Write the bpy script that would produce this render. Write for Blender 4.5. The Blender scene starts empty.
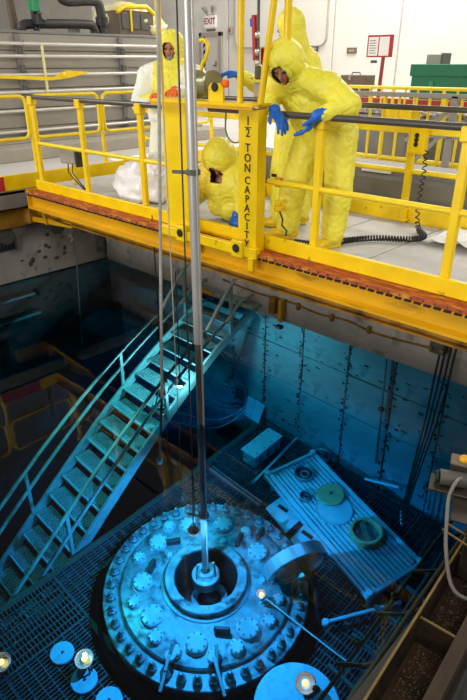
import bpy, bmesh, math, random
from mathutils import Vector, Matrix, noise, Euler
random.seed(7)
S = bpy.context.scene
C = S.collection
PI = math.pi

# ---------------------------------------------------------------- camera, world, lights, exposure
cam_d = bpy.data.cameras.new('camera'); cam = bpy.data.objects.new('camera', cam_d); C.objects.link(cam)
cam_d.sensor_fit = 'VERTICAL'; cam_d.sensor_height = 36.0; cam_d.lens = 570.0 * 36.0 / 700.0
cam.location = (0, 0, 1.43)
_yaw = math.atan2(0.6884, 0.7254)
cam.rotation_euler = (math.radians(90 - 26.6), 0, _yaw)
cam_d.clip_start = 0.05; cam_d.clip_end = 200
S.camera = cam
S.view_settings.view_transform = 'Standard'; S.view_settings.look = 'None'
S.view_settings.gamma = 1.0; S.view_settings.use_curve_mapping = False
S.view_settings.exposure = 0.0
S.cycles.max_bounces = 10; S.cycles.transparent_max_bounces = 8
S.cycles.sample_clamp_indirect = 4.0
S.cycles.caustics_reflective = False
S.cycles.caustics_refractive = False
w = bpy.data.worlds.new('world'); S.world = w; w.use_nodes = True
w.node_tree.nodes['Background'].inputs[0].default_value = (1.0, 0.97, 0.93, 1)
w.node_tree.nodes['Background'].inputs[1].default_value = 0.16

def area_light(name, loc, size, power, col=(1, .985, .955), rot=(0, 0, 0)):
    d = bpy.data.lights.new(name, 'AREA'); d.shape = 'RECTANGLE'; d.size, d.size_y = size
    d.energy = power; d.color = col
    o = bpy.data.objects.new(name, d); C.objects.link(o); o.location = loc; o.rotation_euler = rot
    return o
def point_light(name, loc, power, col, r=.04):
    d = bpy.data.lights.new(name, 'POINT'); d.energy = power; d.color = col; d.shadow_soft_size = r
    o = bpy.data.objects.new(name, d); C.objects.link(o); o.location = loc
    return o
def spot_light(name, loc, target, power, col, angle, blend=.6, r=.04):
    d = bpy.data.lights.new(name, 'SPOT'); d.energy = power; d.color = col; d.shadow_soft_size = r
    d.spot_size = angle; d.spot_blend = blend
    o = bpy.data.objects.new(name, d); C.objects.link(o); o.location = loc
    o.rotation_euler = (Vector(target) - Vector(loc)).to_track_quat('-Z', 'Y').to_euler()
    return o
# ceiling lamps of the hall, and an added low light behind the camera
area_light('hall_light', (3.0, -5.0, 8.0), (6, 5), 480, rot=(math.radians(38), 0, math.radians(35)))
area_light('hall_light', (-16, -3.0, 8.5), (6, 6), 1250, rot=(math.radians(25), 0, math.radians(-45)))
area_light('hall_light', (-8, 15.0, 8.0), (9, 3), 1450)
area_light('hall_light', (8, 9.0, 8.5), (6, 6), 950, rot=(0, math.radians(25), 0))
area_light('hall_light', (-4.5, -15.0, 2.5), (12, 2.5), 1900, rot=(math.radians(86), 0, 0))  # added low light behind the camera, brightens the concrete under the bridge
# underwater lights: some sit at drop lamps built further down, others are added fills
spot_light('underwater_light', (-3.13, 2.74, -3.30), (-3.10, 2.72, -4.6), 300, (.4, .55, 1.0), math.radians(160), .4, .03)
point_light('underwater_light', (-4.60, 3.90, -2.62), 85, (.75, .95, 1.0), .03)
spot_light('underwater_light', (-4.35, 4.25, -2.60), (-4.2, 5.5, -2.95), 24, (.25, .75, 1.0), math.radians(112), .25, .05)  # added spot for the far wall, no lamp is built here
spot_light('underwater_light', (-2.75, 4.0, -2.60), (-3.0, 4.5, -4.6), 48, (.3, .5, 1.0), math.radians(120), .6, .04)  # added fill for the plank platform, no lamp body
spot_light('underwater_light', (-4.75, 2.10, -1.75), (-5.2, 2.6, -4.6), 170, (1.0, .90, .66), math.radians(100), .8, .05)  # added spot to brighten the lower stair, no lamp body
point_light('underwater_light', (-3.47, 1.60, -4.62), 1.0, (.9, .95, .9), .02)  # added at the lamp-shaped reflection on the grating
point_light('underwater_light', (-3.16, 2.90, -4.52), 4.0, (.6, .8, 1.0), .03)  # small light added in the vessel opening, without a lamp body
spot_light('underwater_light', (-1.80, 2.30, -2.6), (-1.8, 2.6, -4.6), 26, (.4, .6, 1.0), math.radians(100), .6, .04)  # added fill over the large pale disc, no lamp body

# ---------------------------------------------------------------- materials
def lin(h):
    h = h.lstrip('#'); v = [int(h[i:i + 2], 16) / 255 for i in (0, 2, 4)]
    return tuple(((c + .055) / 1.055) ** 2.4 if c > .04045 else c / 12.92 for c in v)
def mat(name, hexc, rough=.5, metal=0.0, var=.12, scale=6.0, bump=0.0, bscale=None, dirt=None, dscale=4.0, dlow=.55, dhigh=.7, stretch=(1, 1, 1), trans=0.0, sub=0.0):
    m = bpy.data.materials.new(name); m.use_nodes = True
    nt = m.node_tree; N = nt.nodes; L = nt.links; b = N['Principled BSDF']
    col = lin(hexc)
    tc = N.new('ShaderNodeTexCoord'); mp = N.new('ShaderNodeMapping'); mp.inputs['Scale'].default_value = stretch
    L.new(tc.outputs['Object'], mp.inputs[0])
    nz = N.new('ShaderNodeTexNoise'); nz.inputs['Scale'].default_value = scale; nz.inputs['Detail'].default_value = 5
    L.new(mp.outputs[0], nz.inputs['Vector'])
    cr = N.new('ShaderNodeValToRGB'); e = cr.color_ramp.elements
    e[0].position = .3; e[1].position = .7
    e[0].color = tuple(max(0, c * (1 - var)) for c in col) + (1,)
    e[1].color = tuple(min(1, c * (1 + var)) for c in col) + (1,)
    L.new(nz.outputs[0], cr.inputs[0]); out = cr.outputs[0]
    if dirt:
        n2 = N.new('ShaderNodeTexNoise'); n2.inputs['Scale'].default_value = dscale; n2.inputs['Detail'].default_value = 6
        L.new(mp.outputs[0], n2.inputs['Vector'])
        r2 = N.new('ShaderNodeMapRange'); r2.inputs[1].default_value = dlow; r2.inputs[2].default_value = dhigh
        L.new(n2.outputs[0], r2.inputs[0])
        mx = N.new('ShaderNodeMix'); mx.data_type = 'RGBA'
        L.new(r2.outputs[0], mx.inputs[0]); L.new(out, mx.inputs[6]); mx.inputs[7].default_value = lin(dirt) + (1,)
        out = mx.outputs[2]
    L.new(out, b.inputs['Base Color'])
    b.inputs['Roughness'].default_value = rough; b.inputs['Metallic'].default_value = metal
    if trans: b.inputs['Transmission Weight'].default_value = trans
    if sub:
        b.inputs['Subsurface Weight'].default_value = sub; b.inputs['Subsurface Radius'].default_value = (.02, .01, .005)
    if bump:
        n3 = N.new('ShaderNodeTexNoise'); n3.inputs['Scale'].default_value = bscale or scale * 3; n3.inputs['Detail'].default_value = 4
        L.new(mp.outputs[0], n3.inputs['Vector'])
        bp = N.new('ShaderNodeBump'); bp.inputs['Strength'].default_value = bump; bp.inputs['Distance'].default_value = .02
        L.new(n3.outputs[0], bp.inputs['Height']); L.new(bp.outputs[0], b.inputs['Normal'])
    return m
def emit(name, hexc, s):
    m = bpy.data.materials.new(name); m.use_nodes = True; b = m.node_tree.nodes['Principled BSDF']
    b.inputs['Base Color'].default_value = lin(hexc) + (1,)
    b.inputs['Emission Color'].default_value = lin(hexc) + (1,); b.inputs['Emission Strength'].default_value = s
    return m
M = dict(
    yellow=mat('safety_yellow', '#f8cf00', .38, var=.10, scale=5, dirt='#a87c12', dscale=9, dlow=.66, dhigh=.78),
    yellowrail=mat('rail_yellow', '#f8d61a', .4, var=.08, scale=6),
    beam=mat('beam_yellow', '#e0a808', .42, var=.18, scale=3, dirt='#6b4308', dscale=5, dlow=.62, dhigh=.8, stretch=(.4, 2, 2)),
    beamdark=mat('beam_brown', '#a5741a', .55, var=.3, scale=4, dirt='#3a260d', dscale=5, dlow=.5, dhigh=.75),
    rust=mat('orange_rust', '#b4521c', .7, var=.35, scale=22, bump=.5, dirt='#e0902a', dscale=14, dlow=.5, dhigh=.68, stretch=(.5, 2, 2)),
    darkrail=mat('dark_handrail', '#565049', .35, metal=.3, var=.15),
    deck=mat('deck_grey', '#c2bfb9', .6, var=.06, scale=3, dirt='#a9a8a2', dscale=5, dlow=.56, dhigh=.8),
    white=mat('wall_white', '#d9d3c9', .7, var=.03, scale=1),
    wallgrey=mat('container_grey', '#9f988c', .6, var=.05, scale=2),
    ledge=mat('ledge_beige', '#a69e8f', .7, var=.08, scale=2),
    hallfloor=mat('hall_floor', '#c4c0b8', .6, var=.07, scale=1.2),
    steelgrey=mat('painted_grey', '#7d7a75', .5, var=.12, scale=3),
    dkgrey=mat('dark_grey', '#58564f', .55, var=.15, scale=4),
    black=mat('black_rubber', '#232220', .5, var=.2),
    pipeblack=mat('black_duct', '#3a3733', .55, var=.15, scale=4),
    conduit=mat('conduit', '#d7d2c8', .4, metal=.3, var=.06),
    door=mat('door_grey', '#c9c4bb', .6, var=.04),
    red=mat('sign_red', '#b3202a', .5, var=.06), deepred=mat('kerb_red', '#9c3128', .5, var=.1),
    green=mat('container_green', '#0a6c48', .5, var=.06), greenv=mat('valve_green', '#1f8a5a', .4, var=.1),
    brownbox=mat('box_brown', '#6d5f4c', .6, var=.1),
    paper=mat('paper', '#f4f2ee', .7, var=.02), ink=mat('ink', '#1b1a17', .6, var=.02),
    sheeting=mat('yellow_sheeting', '#e9dfa3', .35, var=.1, scale=10, bump=.4),
    bag=mat('clear_bag', '#f1eeee', .3, var=.05, scale=9, bump=.5, bscale=14),
    suit=mat('suit_yellow', '#f1e547', .5, var=.06, scale=4, bump=.35, bscale=16, stretch=(1.4, 1.4, .6)),
    suitpale=mat('suit_white', '#efeedd', .5, var=.06, scale=5, bump=.5, bscale=11),
    boot=mat('boot_yellow', '#ecc614', .42, var=.06),
    glove=mat('glove_blue', '#0d63c4', .42, var=.12, scale=20, bump=.2),
    gloveorange=mat('glove_orange', '#ef6a12', .5, var=.1, scale=20),
    skin=mat('skin', '#b97a5e', .5, var=.08, scale=12, sub=.1), hair=mat('beard_grey', '#8d8174', .8, var=.25, scale=60), eye=mat('eye', '#2a1d16', .2),
    steel=mat('stainless', '#c9ced1', .3, metal=.85, var=.1, scale=12),
    tube=mat('tube_grey', '#bab8b3', .35, metal=.35, var=.08, scale=5, stretch=(1, 1, .3)),
    tubedark=mat('tube_dimmed', '#6a6b68', .4, metal=.5, var=.2, scale=5),  # darker tube tone that paints in the dimness below the waterline
    rope=mat('rope', '#a5a298', .7, var=.15, scale=30),
    head=mat('vessel_head_steel', '#8b999c', .30, metal=.45, var=.45, scale=9, bump=.06, bscale=18, dirt='#2c3b40', dscale=8, dlow=.5, dhigh=.68),
    cover=mat('cover_steel', '#c3d2d5', .28, metal=.45, var=.14, scale=14),
    stud=mat('stud_steel', '#7c8c90', .35, metal=.6, var=.2, scale=20),
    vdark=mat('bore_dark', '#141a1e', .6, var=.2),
    liner=mat('pool_liner', '#7d9498', .5, metal=.1, var=.22, scale=2.2, dirt='#2c3a3e', dscale=3.2, dlow=.56, dhigh=.74, stretch=(1, 1, .8)),
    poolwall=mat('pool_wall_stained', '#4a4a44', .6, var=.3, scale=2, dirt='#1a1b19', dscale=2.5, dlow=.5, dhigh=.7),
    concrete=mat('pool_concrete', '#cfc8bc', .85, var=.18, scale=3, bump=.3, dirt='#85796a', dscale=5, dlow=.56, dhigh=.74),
    poolfloor=mat('pool_floor', '#2a2f30', .7, var=.3, scale=2),
    grate=mat('grating_steel', '#4a575b', .5, metal=.3, var=.2, scale=3, dirt='#4b585c', dscale=2.2, dlow=.5, dhigh=.7),
    stair=mat('stair_steel', '#b4c8c2', .45, metal=.2, var=.15, scale=6, dirt='#5e706a', dscale=4, dlow=.55, dhigh=.75),
    plate=mat('pale_plate', '#b8c9ce', .45, metal=.1, var=.08, scale=5),
    disc=mat('disc_pale', '#a9c9d2', .55, var=.08, scale=7, dirt='#7da0aa', dscale=8, dlow=.56, dhigh=.75),
    tan=mat('tan_lid', '#c49a6a', .55, var=.15, scale=9),
    box=mat('box_steel', '#a9bcc4', .5, metal=.1, var=.12, scale=8),
    rustbrown=mat('trough_rust', '#46331f', .8, var=.4, scale=7, bump=.5, bscale=30, dirt='#1f1711', dscale=5, dlow=.48, dhigh=.65),
    gravel=mat('debris', '#8a7355', .9, var=.5, scale=40),
    edge=mat('edge_angle', '#86703c', .6, var=.2, scale=10),
    beamold=mat('old_beam', '#4d3f31', .75, var=.3, scale=8, bump=.3, stretch=(1, .3, 1)),
    frame=mat('frame_olive', '#394034', .6, var=.25, scale=5),
    grimesteel=mat('grimy_steel', '#3d352c', .5, metal=.3, var=.25, scale=9),
    yellowcap=mat('cap_yellow', '#e3a90d', .4, var=.15, scale=14),
    hose=mat('grey_hose', '#7d776e', .5, var=.1),
    winch=mat('winch_steel', '#8e8a66', .4, metal=.5, var=.2, scale=9),
    glow=emit('lamp_and_glint_glow', '#ff5a30', 22.0), glowsoft=emit('glint_glow_soft', '#ff6236', 14.0),  # soft glow stands in for ceiling lights mirrored on the water
)
def water_mat():
    m = bpy.data.materials.new('water'); m.use_nodes = True; nt = m.node_tree; N = nt.nodes; L = nt.links
    b = N['Principled BSDF']; b.inputs['Base Color'].default_value = (1, 1, 1, 1)
    b.inputs['Roughness'].default_value = 0.0; b.inputs['IOR'].default_value = 1.333
    b.inputs['Transmission Weight'].default_value = 1.0
    tc = N.new('ShaderNodeTexCoord'); nz = N.new('ShaderNodeTexNoise'); nz.inputs['Scale'].default_value = 1.6; nz.inputs['Detail'].default_value = 2
    L.new(tc.outputs['Object'], nz.inputs['Vector'])
    bp = N.new('ShaderNodeBump'); bp.inputs['Strength'].default_value = .06; bp.inputs['Distance'].default_value = .02
    L.new(nz.outputs[0], bp.inputs['Height']); L.new(bp.outputs[0], b.inputs['Normal'])
    va = N.new('ShaderNodeVolumeAbsorption'); va.inputs['Color'].default_value = (.0, .835, .955, 1); va.inputs['Density'].default_value = .62
    L.new(va.outputs[0], N['Material Output'].inputs['Volume'])
    return m
M['water'] = water_mat()

# ---------------------------------------------------------------- helpers
WLOC = {}
def tag(o, label=None, cat=None, group=None, kind=None):
    if label: o['label'] = label
    if cat: o['category'] = cat
    if group: o['group'] = group
    if kind: o['kind'] = kind
    return o
def thing(name, label, cat, loc, group=None):
    o = bpy.data.objects.new(name, None); C.objects.link(o); o.location = loc; o.empty_display_size = .1
    WLOC[o.name] = Vector(loc)
    return tag(o, label, cat, group)
def frame_of(d):
    d = Vector(d).normalized(); up = Vector((0, 0, 1)) if abs(d.z) < .95 else Vector((1, 0, 0))
    a = d.cross(up).normalized(); b = a.cross(d).normalized()
    return a, b, d
class MB:
    def __init__(s): s.v = []; s.f = []; s.sm = []
    def add(s, vs, fs, smooth=False):
        k = len(s.v); s.v += [Vector(v) for v in vs]
        s.f += [tuple(i + k for i in f) for f in fs]; s.sm += [smooth] * len(fs); return s
    def box(s, c, size, rz=0, rot=None, bev=0.0):
        x, y, z = [q / 2 for q in size]
        R = rot if rot is not None else Matrix.Rotation(rz, 3, 'Z'); c = Vector(c)
        if bev <= 0 or min(x, y, z) <= bev:
            vs = [(a * x, b * y, d * z) for d in (-1, 1) for b in (-1, 1) for a in (-1, 1)]
            return s.add([c + R @ Vector(v) for v in vs], [(0, 2, 3, 1), (4, 5, 7, 6), (0, 1, 5, 4), (2, 6, 7, 3), (0, 4, 6, 2), (1, 3, 7, 5)])
        bm = bmesh.new(); bmesh.ops.create_cube(bm, size=1)
        for v in bm.verts: v.co = Vector((v.co.x * 2 * x, v.co.y * 2 * y, v.co.z * 2 * z))
        bmesh.ops.bevel(bm, geom=bm.edges[:], offset=bev, segments=1, affect='EDGES')
        bm.verts.index_update()
        s.add([c + R @ v.co for v in bm.verts], [tuple(v.index for v in f.verts) for f in bm.faces]); bm.free(); return s
    def span(s, lo, hi, bev=0.0):
        lo = Vector(lo); hi = Vector(hi); return s.box((lo + hi) / 2, hi - lo, bev=bev)
    def beam(s, p0, p1, wd, ht, bev=0.0):      # a rectangular bar from p0 to p1
        p0 = Vector(p0); p1 = Vector(p1); a, b, d = frame_of(p1 - p0)
        R = Matrix((a, d, b)).transposed()
        return s.box((p0 + p1) / 2, (wd, (p1 - p0).length, ht), rot=R, bev=bev)
    def tube(s, pts, r, n=8, cap=True, closed=False):
        pts = [Vector(p) for p in pts]; rs = r if isinstance(r, (list, tuple)) else [r] * len(pts)
        vs = []; fs = []; m = len(pts); a0 = None
        for i, p in enumerate(pts):
            if closed: t = pts[(i + 1) % m] - pts[i - 1]
            else: t = pts[min(i + 1, m - 1)] - pts[max(i - 1, 0)]
            a, b, d = frame_of(t)
            if a0 is not None:
                a = (a0 - d * a0.dot(d)); a = a.normalized() if a.length > 1e-6 else frame_of(t)[0]
                b = a.cross(d).normalized()
            a0 = a
            for k in range(n):
                q = 2 * PI * k / n; vs.append(p + (a * math.cos(q) + b * math.sin(q)) * rs[i])
        for i in range(m if closed else m - 1):
            for k in range(n):
                j = (i + 1) % m
                fs.append((i * n + k, j * n + k, j * n + (k + 1) % n, i * n + (k + 1) % n))
        s.add(vs, fs, True)
        if cap and not closed:
            s.add(vs[:n], [tuple(range(n))]); s.add(vs[-n:], [tuple(reversed(range(n)))])
        return s
    def lathe(s, prof, c=(0, 0, 0), n=24, axis=(0, 0, 1), smooth=True, closed=False):
        a, b, d = frame_of(axis); c = Vector(c); vs = []; fs = []; m = len(prof)
        for r, z in prof:
            for k in range(n):
                q = 2 * PI * k / n; vs.append(c + (a * math.cos(q) + b * math.sin(q)) * r + d * z)
        for i in range(m if closed else m - 1):
            j = (i + 1) % m
            for k in range(n): fs.append((i * n + k, i * n + (k + 1) % n, j * n + (k + 1) % n, j * n + k))
        return s.add(vs, fs, False)
    def disc(s, c, r, h, n=24, axis=(0, 0, 1), bev=None):
        bev = min(.008, h * .25, r * .3) if bev is None else bev
        return s.lathe([(.0001, 0), (r - bev, 0), (r, bev), (r, h - bev), (r - bev, h), (.0001, h)], c, n, axis)
    def ring(s, c, ri, ro, h, n=32, axis=(0, 0, 1)):
        e = min(.008, h * .25)
        return s.lathe([(ri, 0), (ro, 0), (ro, h - e), (ro - e, h), (ri + e, h), (ri, h - e)], c, n, axis, closed=True)
    def ball(s, c, r, nu=12, nv=8, rot=None):
        rx = r if isinstance(r, (tuple, list)) else (r, r, r); vs = []; fs = []; c = Vector(c)
        R = rot if rot is not None else Matrix.Identity(3)
        for i in range(nv + 1):
            t = PI * i / nv
            for k in range(nu):
                q = 2 * PI * k / nu
                vs.append(c + R @ Vector((rx[0] * math.sin(t) * math.cos(q), rx[1] * math.sin(t) * math.sin(q), rx[2] * math.cos(t))))
        for i in range(nv):
            for k in range(nu): fs.append((i * nu + k, (i + 1) * nu + k, (i + 1) * nu + (k + 1) % nu, i * nu + (k + 1) % nu))
        return s.add(vs, fs, True)
    def prism(s, poly, axis_vec, origin, u, v):   # closed polygon (2-D) swept along axis_vec
        o = Vector(origin); u = Vector(u); v = Vector(v); ax = Vector(axis_vec); n = len(poly)
        p = [o + u * a + v * b for a, b in poly]
        return s.add(p + [q + ax for q in p], [tuple(reversed(range(n))), tuple(range(n, 2 * n))] + [(i, (i + 1) % n, (i + 1) % n + n, i + n) for i in range(n)])
    def mesh(s, name, material, recentre=True, weld=False):
        lo = Vector([min(v[i] for v in s.v) for i in range(3)]); hi = Vector([max(v[i] for v in s.v) for i in range(3)])
        c = (lo + hi) / 2 if recentre else Vector((0, 0, 0))
        me = bpy.data.meshes.new(name); me.from_pydata([tuple(v - c) for v in s.v], [], s.f)
        me.polygons.foreach_set('use_smooth', s.sm)
        bm = bmesh.new(); bm.from_mesh(me)
        if weld: bmesh.ops.remove_doubles(bm, verts=bm.verts, dist=1e-5)
        bmesh.ops.recalc_face_normals(bm, faces=bm.faces[:]); bm.to_mesh(me); bm.free()
        me.materials.append(material); return me, c
    def build(s, name, material, parent=None, label=None, weld=False):
        me, c = s.mesh(name, material, weld=weld)
        return link(name, me, c, parent, label)
def link(name, me, c, parent=None, label=None, rot=None):
    o = bpy.data.objects.new(name, me); C.objects.link(o)
    if parent is not None: o.parent = parent
    o.location = Vector(c) - (WLOC[parent.name] if parent is not None else Vector((0, 0, 0)))
    if rot is not None: o.rotation_euler = rot
    WLOC[o.name] = Vector(c)
    if label: o['label'] = label
    return o
def copy_tree(o, parent=None):
    c = o.copy(); C.objects.link(c)
    if parent is not None: c.parent = parent
    for ch in list(o.children): copy_tree(ch, c)
    return c
def arc(c, r, a0, a1, n, ax0, ax1):
    c = Vector(c); ax0 = Vector(ax0); ax1 = Vector(ax1)
    return [c + (ax0 * math.cos(a0 + (a1 - a0) * i / n) + ax1 * math.sin(a0 + (a1 - a0) * i / n)) * r for i in range(n + 1)]
def text_mb(txt, size, origin, right, up, depth=.002, align='CENTER', bold=0.0):
    cu = bpy.data.curves.new('t', 'FONT'); cu.body = txt; cu.size = size; cu.align_x = align; cu.align_y = 'CENTER'; cu.extrude = depth; cu.resolution_u = 2; cu.offset = bold
    ob = bpy.data.objects.new('t', cu); C.objects.link(ob)
    dg = bpy.context.evaluated_depsgraph_get(); me = bpy.data.meshes.new_from_object(ob.evaluated_get(dg))
    r = Vector(right).normalized(); u = Vector(up).normalized(); nrm = r.cross(u); o = Vector(origin); mb = MB()
    mb.add([o + r * v.co.x + u * v.co.y + nrm * v.co.z for v in me.vertices], [tuple(p.vertices) for p in me.polygons])
    bpy.data.objects.remove(ob); bpy.data.curves.remove(cu); bpy.data.meshes.remove(me)
    return mb

W = -1.5          # water level; bridge deck is z = 0
XL, XR, YN, YF = -8.0, -.72, -.4, 5.5
GZ = -4.85        # grating level

# ---------------------------------------------------------------- setting: pool and hall
def structure(name, mb, m, parent=None):
    o = mb.build(name, m, parent); o['kind'] = 'structure'; return o
wf = structure('wall_far', MB().span((XL - .4, YF + .04, -8), (.6, YF + .5, -.35)), M['concrete'])
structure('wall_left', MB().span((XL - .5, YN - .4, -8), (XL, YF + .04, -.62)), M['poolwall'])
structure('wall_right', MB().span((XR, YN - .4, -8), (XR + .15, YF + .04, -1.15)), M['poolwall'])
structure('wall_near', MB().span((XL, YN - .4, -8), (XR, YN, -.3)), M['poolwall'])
structure('floor', MB().span((XL, YN, -8.2), (XR, YF + .04, -8.0)), M['poolfloor'])
structure('trim_mirrored_wall', MB().span((XL + .04, 5.28, W - .03), (XR, YF + .03, -.42), bev=.02), M['concrete'])  # solid concrete put in for the dry wall's reflection on the water
# liner panels on the far wall
xs = [XL + .02, -6.9, -6.0, -5.2, -4.6, -3.95, -3.25, -2.62, -2.0, -1.35, XR - .02]
zs = [(-7.9, -4.95), (-4.93, -3.62), (-3.58, -2.62), (-2.59, -1.62)]
for i in range(len(xs) - 1):
    for j, (z0, z1) in enumerate(zs):
        a = random.uniform(-.008, .008)
        MB().span((xs[i] + .008, YF + a - .012, z0), (xs[i + 1] - .008, YF + .045, z1), bev=.006).build('liner_panel', M['liner'], wf)
seams = MB()
for x in xs[3:-1]:
    z = -1.7
    while z > -4.8:
        seams.ball((x + random.uniform(-.05, .05), YF - .015, z), (.024 * random.uniform(.5, 1.2), .01, .035 * random.uniform(.4, 1.2)), 6, 4)
        z -= random.uniform(.05, .13)
for k in range(60):
    seams.ball((random.uniform(-4.6, -1.2), YF - .015, random.uniform(-4.7, -1.7)), (random.uniform(.01, .05), .008, random.uniform(.01, .03)), 6, 4)
o = seams.build('weld_marks', M['vdark'], wf); o['kind'] = 'stuff'
# concrete band put in for the wall's reflection on the water: cable clamps and brackets bolted to it
# water
wm = MB().span((XL - .05, YN - .05, -8.1), (XR + .02, YF + .1, W))
o = wm.build('water', M['water']); tag(o, 'clear still water filling the deep pool', 'water', kind='stuff')

# grating floor at the vessel's level, clipped around the vessel
VX, VY, VR = -3.18, 2.93, 1.115
gf = MB(); gf.span((-4.60, YN, GZ - .16), (-4.54, YF, GZ + .005)); 
for y in (.9, 1.9, 4.3, 5.2): gf.span((-4.54, y - .03, GZ - .2), (XR, y + .03, GZ - .06))
for x in (-4.3, -1.9): gf.span((x - .03, YN, GZ - .2), (x + .03, YF, GZ - .06))
gfl = gf.build('floor', M['frame']); gfl['kind'] = 'structure'
def clip_out(p, q, c, r):      # pieces of segment pq outside circle (c, r)
    d = q - p; f = p - c; A_ = d.dot(d); B_ = 2 * f.dot(d); C_ = f.dot(f) - r * r; D = B_ * B_ - 4 * A_ * C_
    if D <= 0: return [(p, q)]
    s = math.sqrt(D); t0 = (-B_ - s) / (2 * A_); t1 = (-B_ + s) / (2 * A_); out = []
    if t0 > 0: out.append((p, p + d * min(t0, 1)))
    if t1 < 1: out.append((p + d * max(t1, 0), q))
    return [(a, b) for a, b in out if (b - a).length > .01]
gx = [-4.54 + i * .635 for i in range(7)]; gy = [.1 + i * .9 for i in range(7)]
for i in range(len(gx) - 1):
    for j in range(len(gy) - 1):
        x0, x1, y0, y1 = gx[i] + .006, min(gx[i + 1], XR) - .006, gy[j] + .006, min(gy[j + 1], YF) - .006
        mb = MB(); cc = Vector((VX, VY)); rr = VR + .12
        dz = random.uniform(-.004, .004); flip = (i * 3 + j) % 4 == 1
        def bars(n, m, wx):
            for k in range(n + 1):
                x = x0 + (x1 - x0) * k / n
                for a, b in clip_out(Vector((x, y0)), Vector((x, y1)), cc, rr): mb.span((x - wx, a.y, GZ - .03 + dz), (x + wx, b.y, GZ + dz))
            for k in range(m + 1):
                y = y0 + (y1 - y0) * k / m
                for a, b in clip_out(Vector((x0, y)), Vector((x1, y)), cc, rr): mb.span((a.x, y - wx, GZ - .025 + dz), (b.x, y + wx, GZ - .002 + dz))
        bars(16, 9, .004) if not flip else bars(8, 22, .004)
        if mb.v: mb.build('grating_panel', M['grate'], gfl)

structure('floor', MB().span((-8.4, -8, -.32), (2.5, -.42, -.06)).span((-.04, -.42, -.32), (2.5, 3.4, -.06)), M['hallfloor'])
# hall floor, back wall
hf = MB(); hf.span((-40, YF + .5, -.5), (14, 30, -.1)); hf.span((-40, -6, -.5), (-8.5, YF + .5, -.1))
structure('floor', hf, M['hallfloor'])
wb = structure('wall_back', MB().span((-45, 17.06, -.4), (14, 17.4, 12)), M['white'])
x = -44
while x < 13:
    nx = x + 2.3
    MB().span((x + .03, 17.0, -.1), (nx - .03, 17.07, 5.2), bev=.01).build('wall_panel', M['white'], wb)
    MB().span((x + .03, 17.0, 5.23), (nx - .03, 17.07, 11.9), bev=.01).build('wall_panel', M['white'], wb)
    x = nx
# left hall wall far behind the container
structure('wall_left', MB().span((-40, -6, -.4), (-39.6, 17.06, 12)), M['white'])
# door
d1 = MB().span((-17.75, 16.95, -.1), (-16.75, 17.0, 2.42)); dd = d1.build('door_1', M['door']); dd['kind'] = 'structure'
MB().span((-17.85, 16.90, -.1), (-17.72, 17.0, 2.50), bev=.01).build('door_frame', M['wallgrey'], dd)
MB().span((-16.82, 16.90, -.1), (-16.66, 17.0, 2.50), bev=.01).build('door_frame', M['wallgrey'], dd)
MB().span((-17.85, 16.90, 2.36), (-16.66, 17.0, 2.50), bev=.01).build('door_frame', M['wallgrey'], dd)
MB().box((-16.98, 16.93, 1.45), (.05, .04, .18), bev=.01).tube([(-16.98, 16.91, 1.40), (-17.12, 16.9, 1.40)], .018, 6).build('door_handle', M['dkgrey'], dd)
for k in range(6):
    MB().prism([(0, 0), (.10, .08), (.10, .20), (0, .12)], (0, -.01, 0), (-17.66, 16.95, 1.1 + k * .22), (1, 0, 0), (0, 0, 1)).build('hazard_stripe', M['ink'], dd)
# exit sign over the door
ex = thing('exit_sign', 'white exit sign with red letters above the grey door', 'sign', (-17.27, 16.95, 2.62))
MB().span((-17.58, 16.93, 2.64), (-16.96, 16.995, 3.04), bev=.012).build('sign_plate', M['paper'], ex)
text_mb('EXIT', .28, (-17.27, 16.925, 2.85), (1, 0, 0), (0, 0, 1), .002, 'CENTER', .006).build('lettering', M['red'], ex)
for q in (-.16, .16):
    MB().tube([(-17.27 + q, 16.9, 3.14), (-17.27 + q * 1.6, 16.82, 3.30)], [.035, .065], 10).tube([(-17.27 + q, 16.98, 3.03), (-17.27 + q, 16.9, 3.14)], .015, 6).build('emergency_lamp', M['steelgrey'], ex)
t = thing('door_plate', 'small dark plate on the wall under the exit sign', 'plate', (-17.27, 16.98, 2.55))
MB().span((-17.5, 16.97, 2.54), (-17.04, 17.0, 2.60), bev=.004).build('plate', M['brownbox'], t)
t = thing('fire_alarm', 'small beige alarm box on the white wall right of the door', 'alarm', (-16.25, 16.98, 2.4))
MB().span((-16.36, 16.92, 2.40), (-16.14, 17.0, 2.64), bev=.015).build('case', M['ledge'], t); MB().disc((-16.25, 16.92, 2.52), .05, .02, 12, (0, -1, 0)).build('sounder', M['deepred'], t)
t = thing('hatch_cover', 'large white rounded rectangular hatch cover on the back wall', 'hatch', (-14.0, 16.98, 3.0))
poly = []
for cx_, cz_, a0 in ((1.7, 1.9, 0), (-1.7, 1.9, PI / 2), (-1.7, -.75, PI), (1.7, -.75, 1.5 * PI)):
    for k in range(6): q = a0 + PI / 2 * k / 5; poly.append((cx_ + .28 * math.cos(q), cz_ + .28 * math.sin(q)))
MB().prism(poly, (0, .04, 0), (-14.0, 16.945, 3.0), (1, 0, 0), (0, 0, 1)).build('hatch_plate', M['white'], t)
MB().tube([V3 for V3 in [Vector((-14.0 + a, 16.94, 3.0 + b)) for a, b in poly]], .022, 6, closed=True).build('hatch_seal', M['ledge'], t)
t = thing('brown_plaque', 'small brown plaque alone on the white back wall', 'plaque', (-11.07, 16.98, 1.72))
MB().span((-11.25, 16.97, 1.73), (-10.89, 17.0, 1.90), bev=.008).build('plate', M['brownbox'], t); MB().span((-11.17, 16.965, 1.80), (-10.97, 16.972, 1.84)).build('text_strip', M['ledge'], t)
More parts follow.
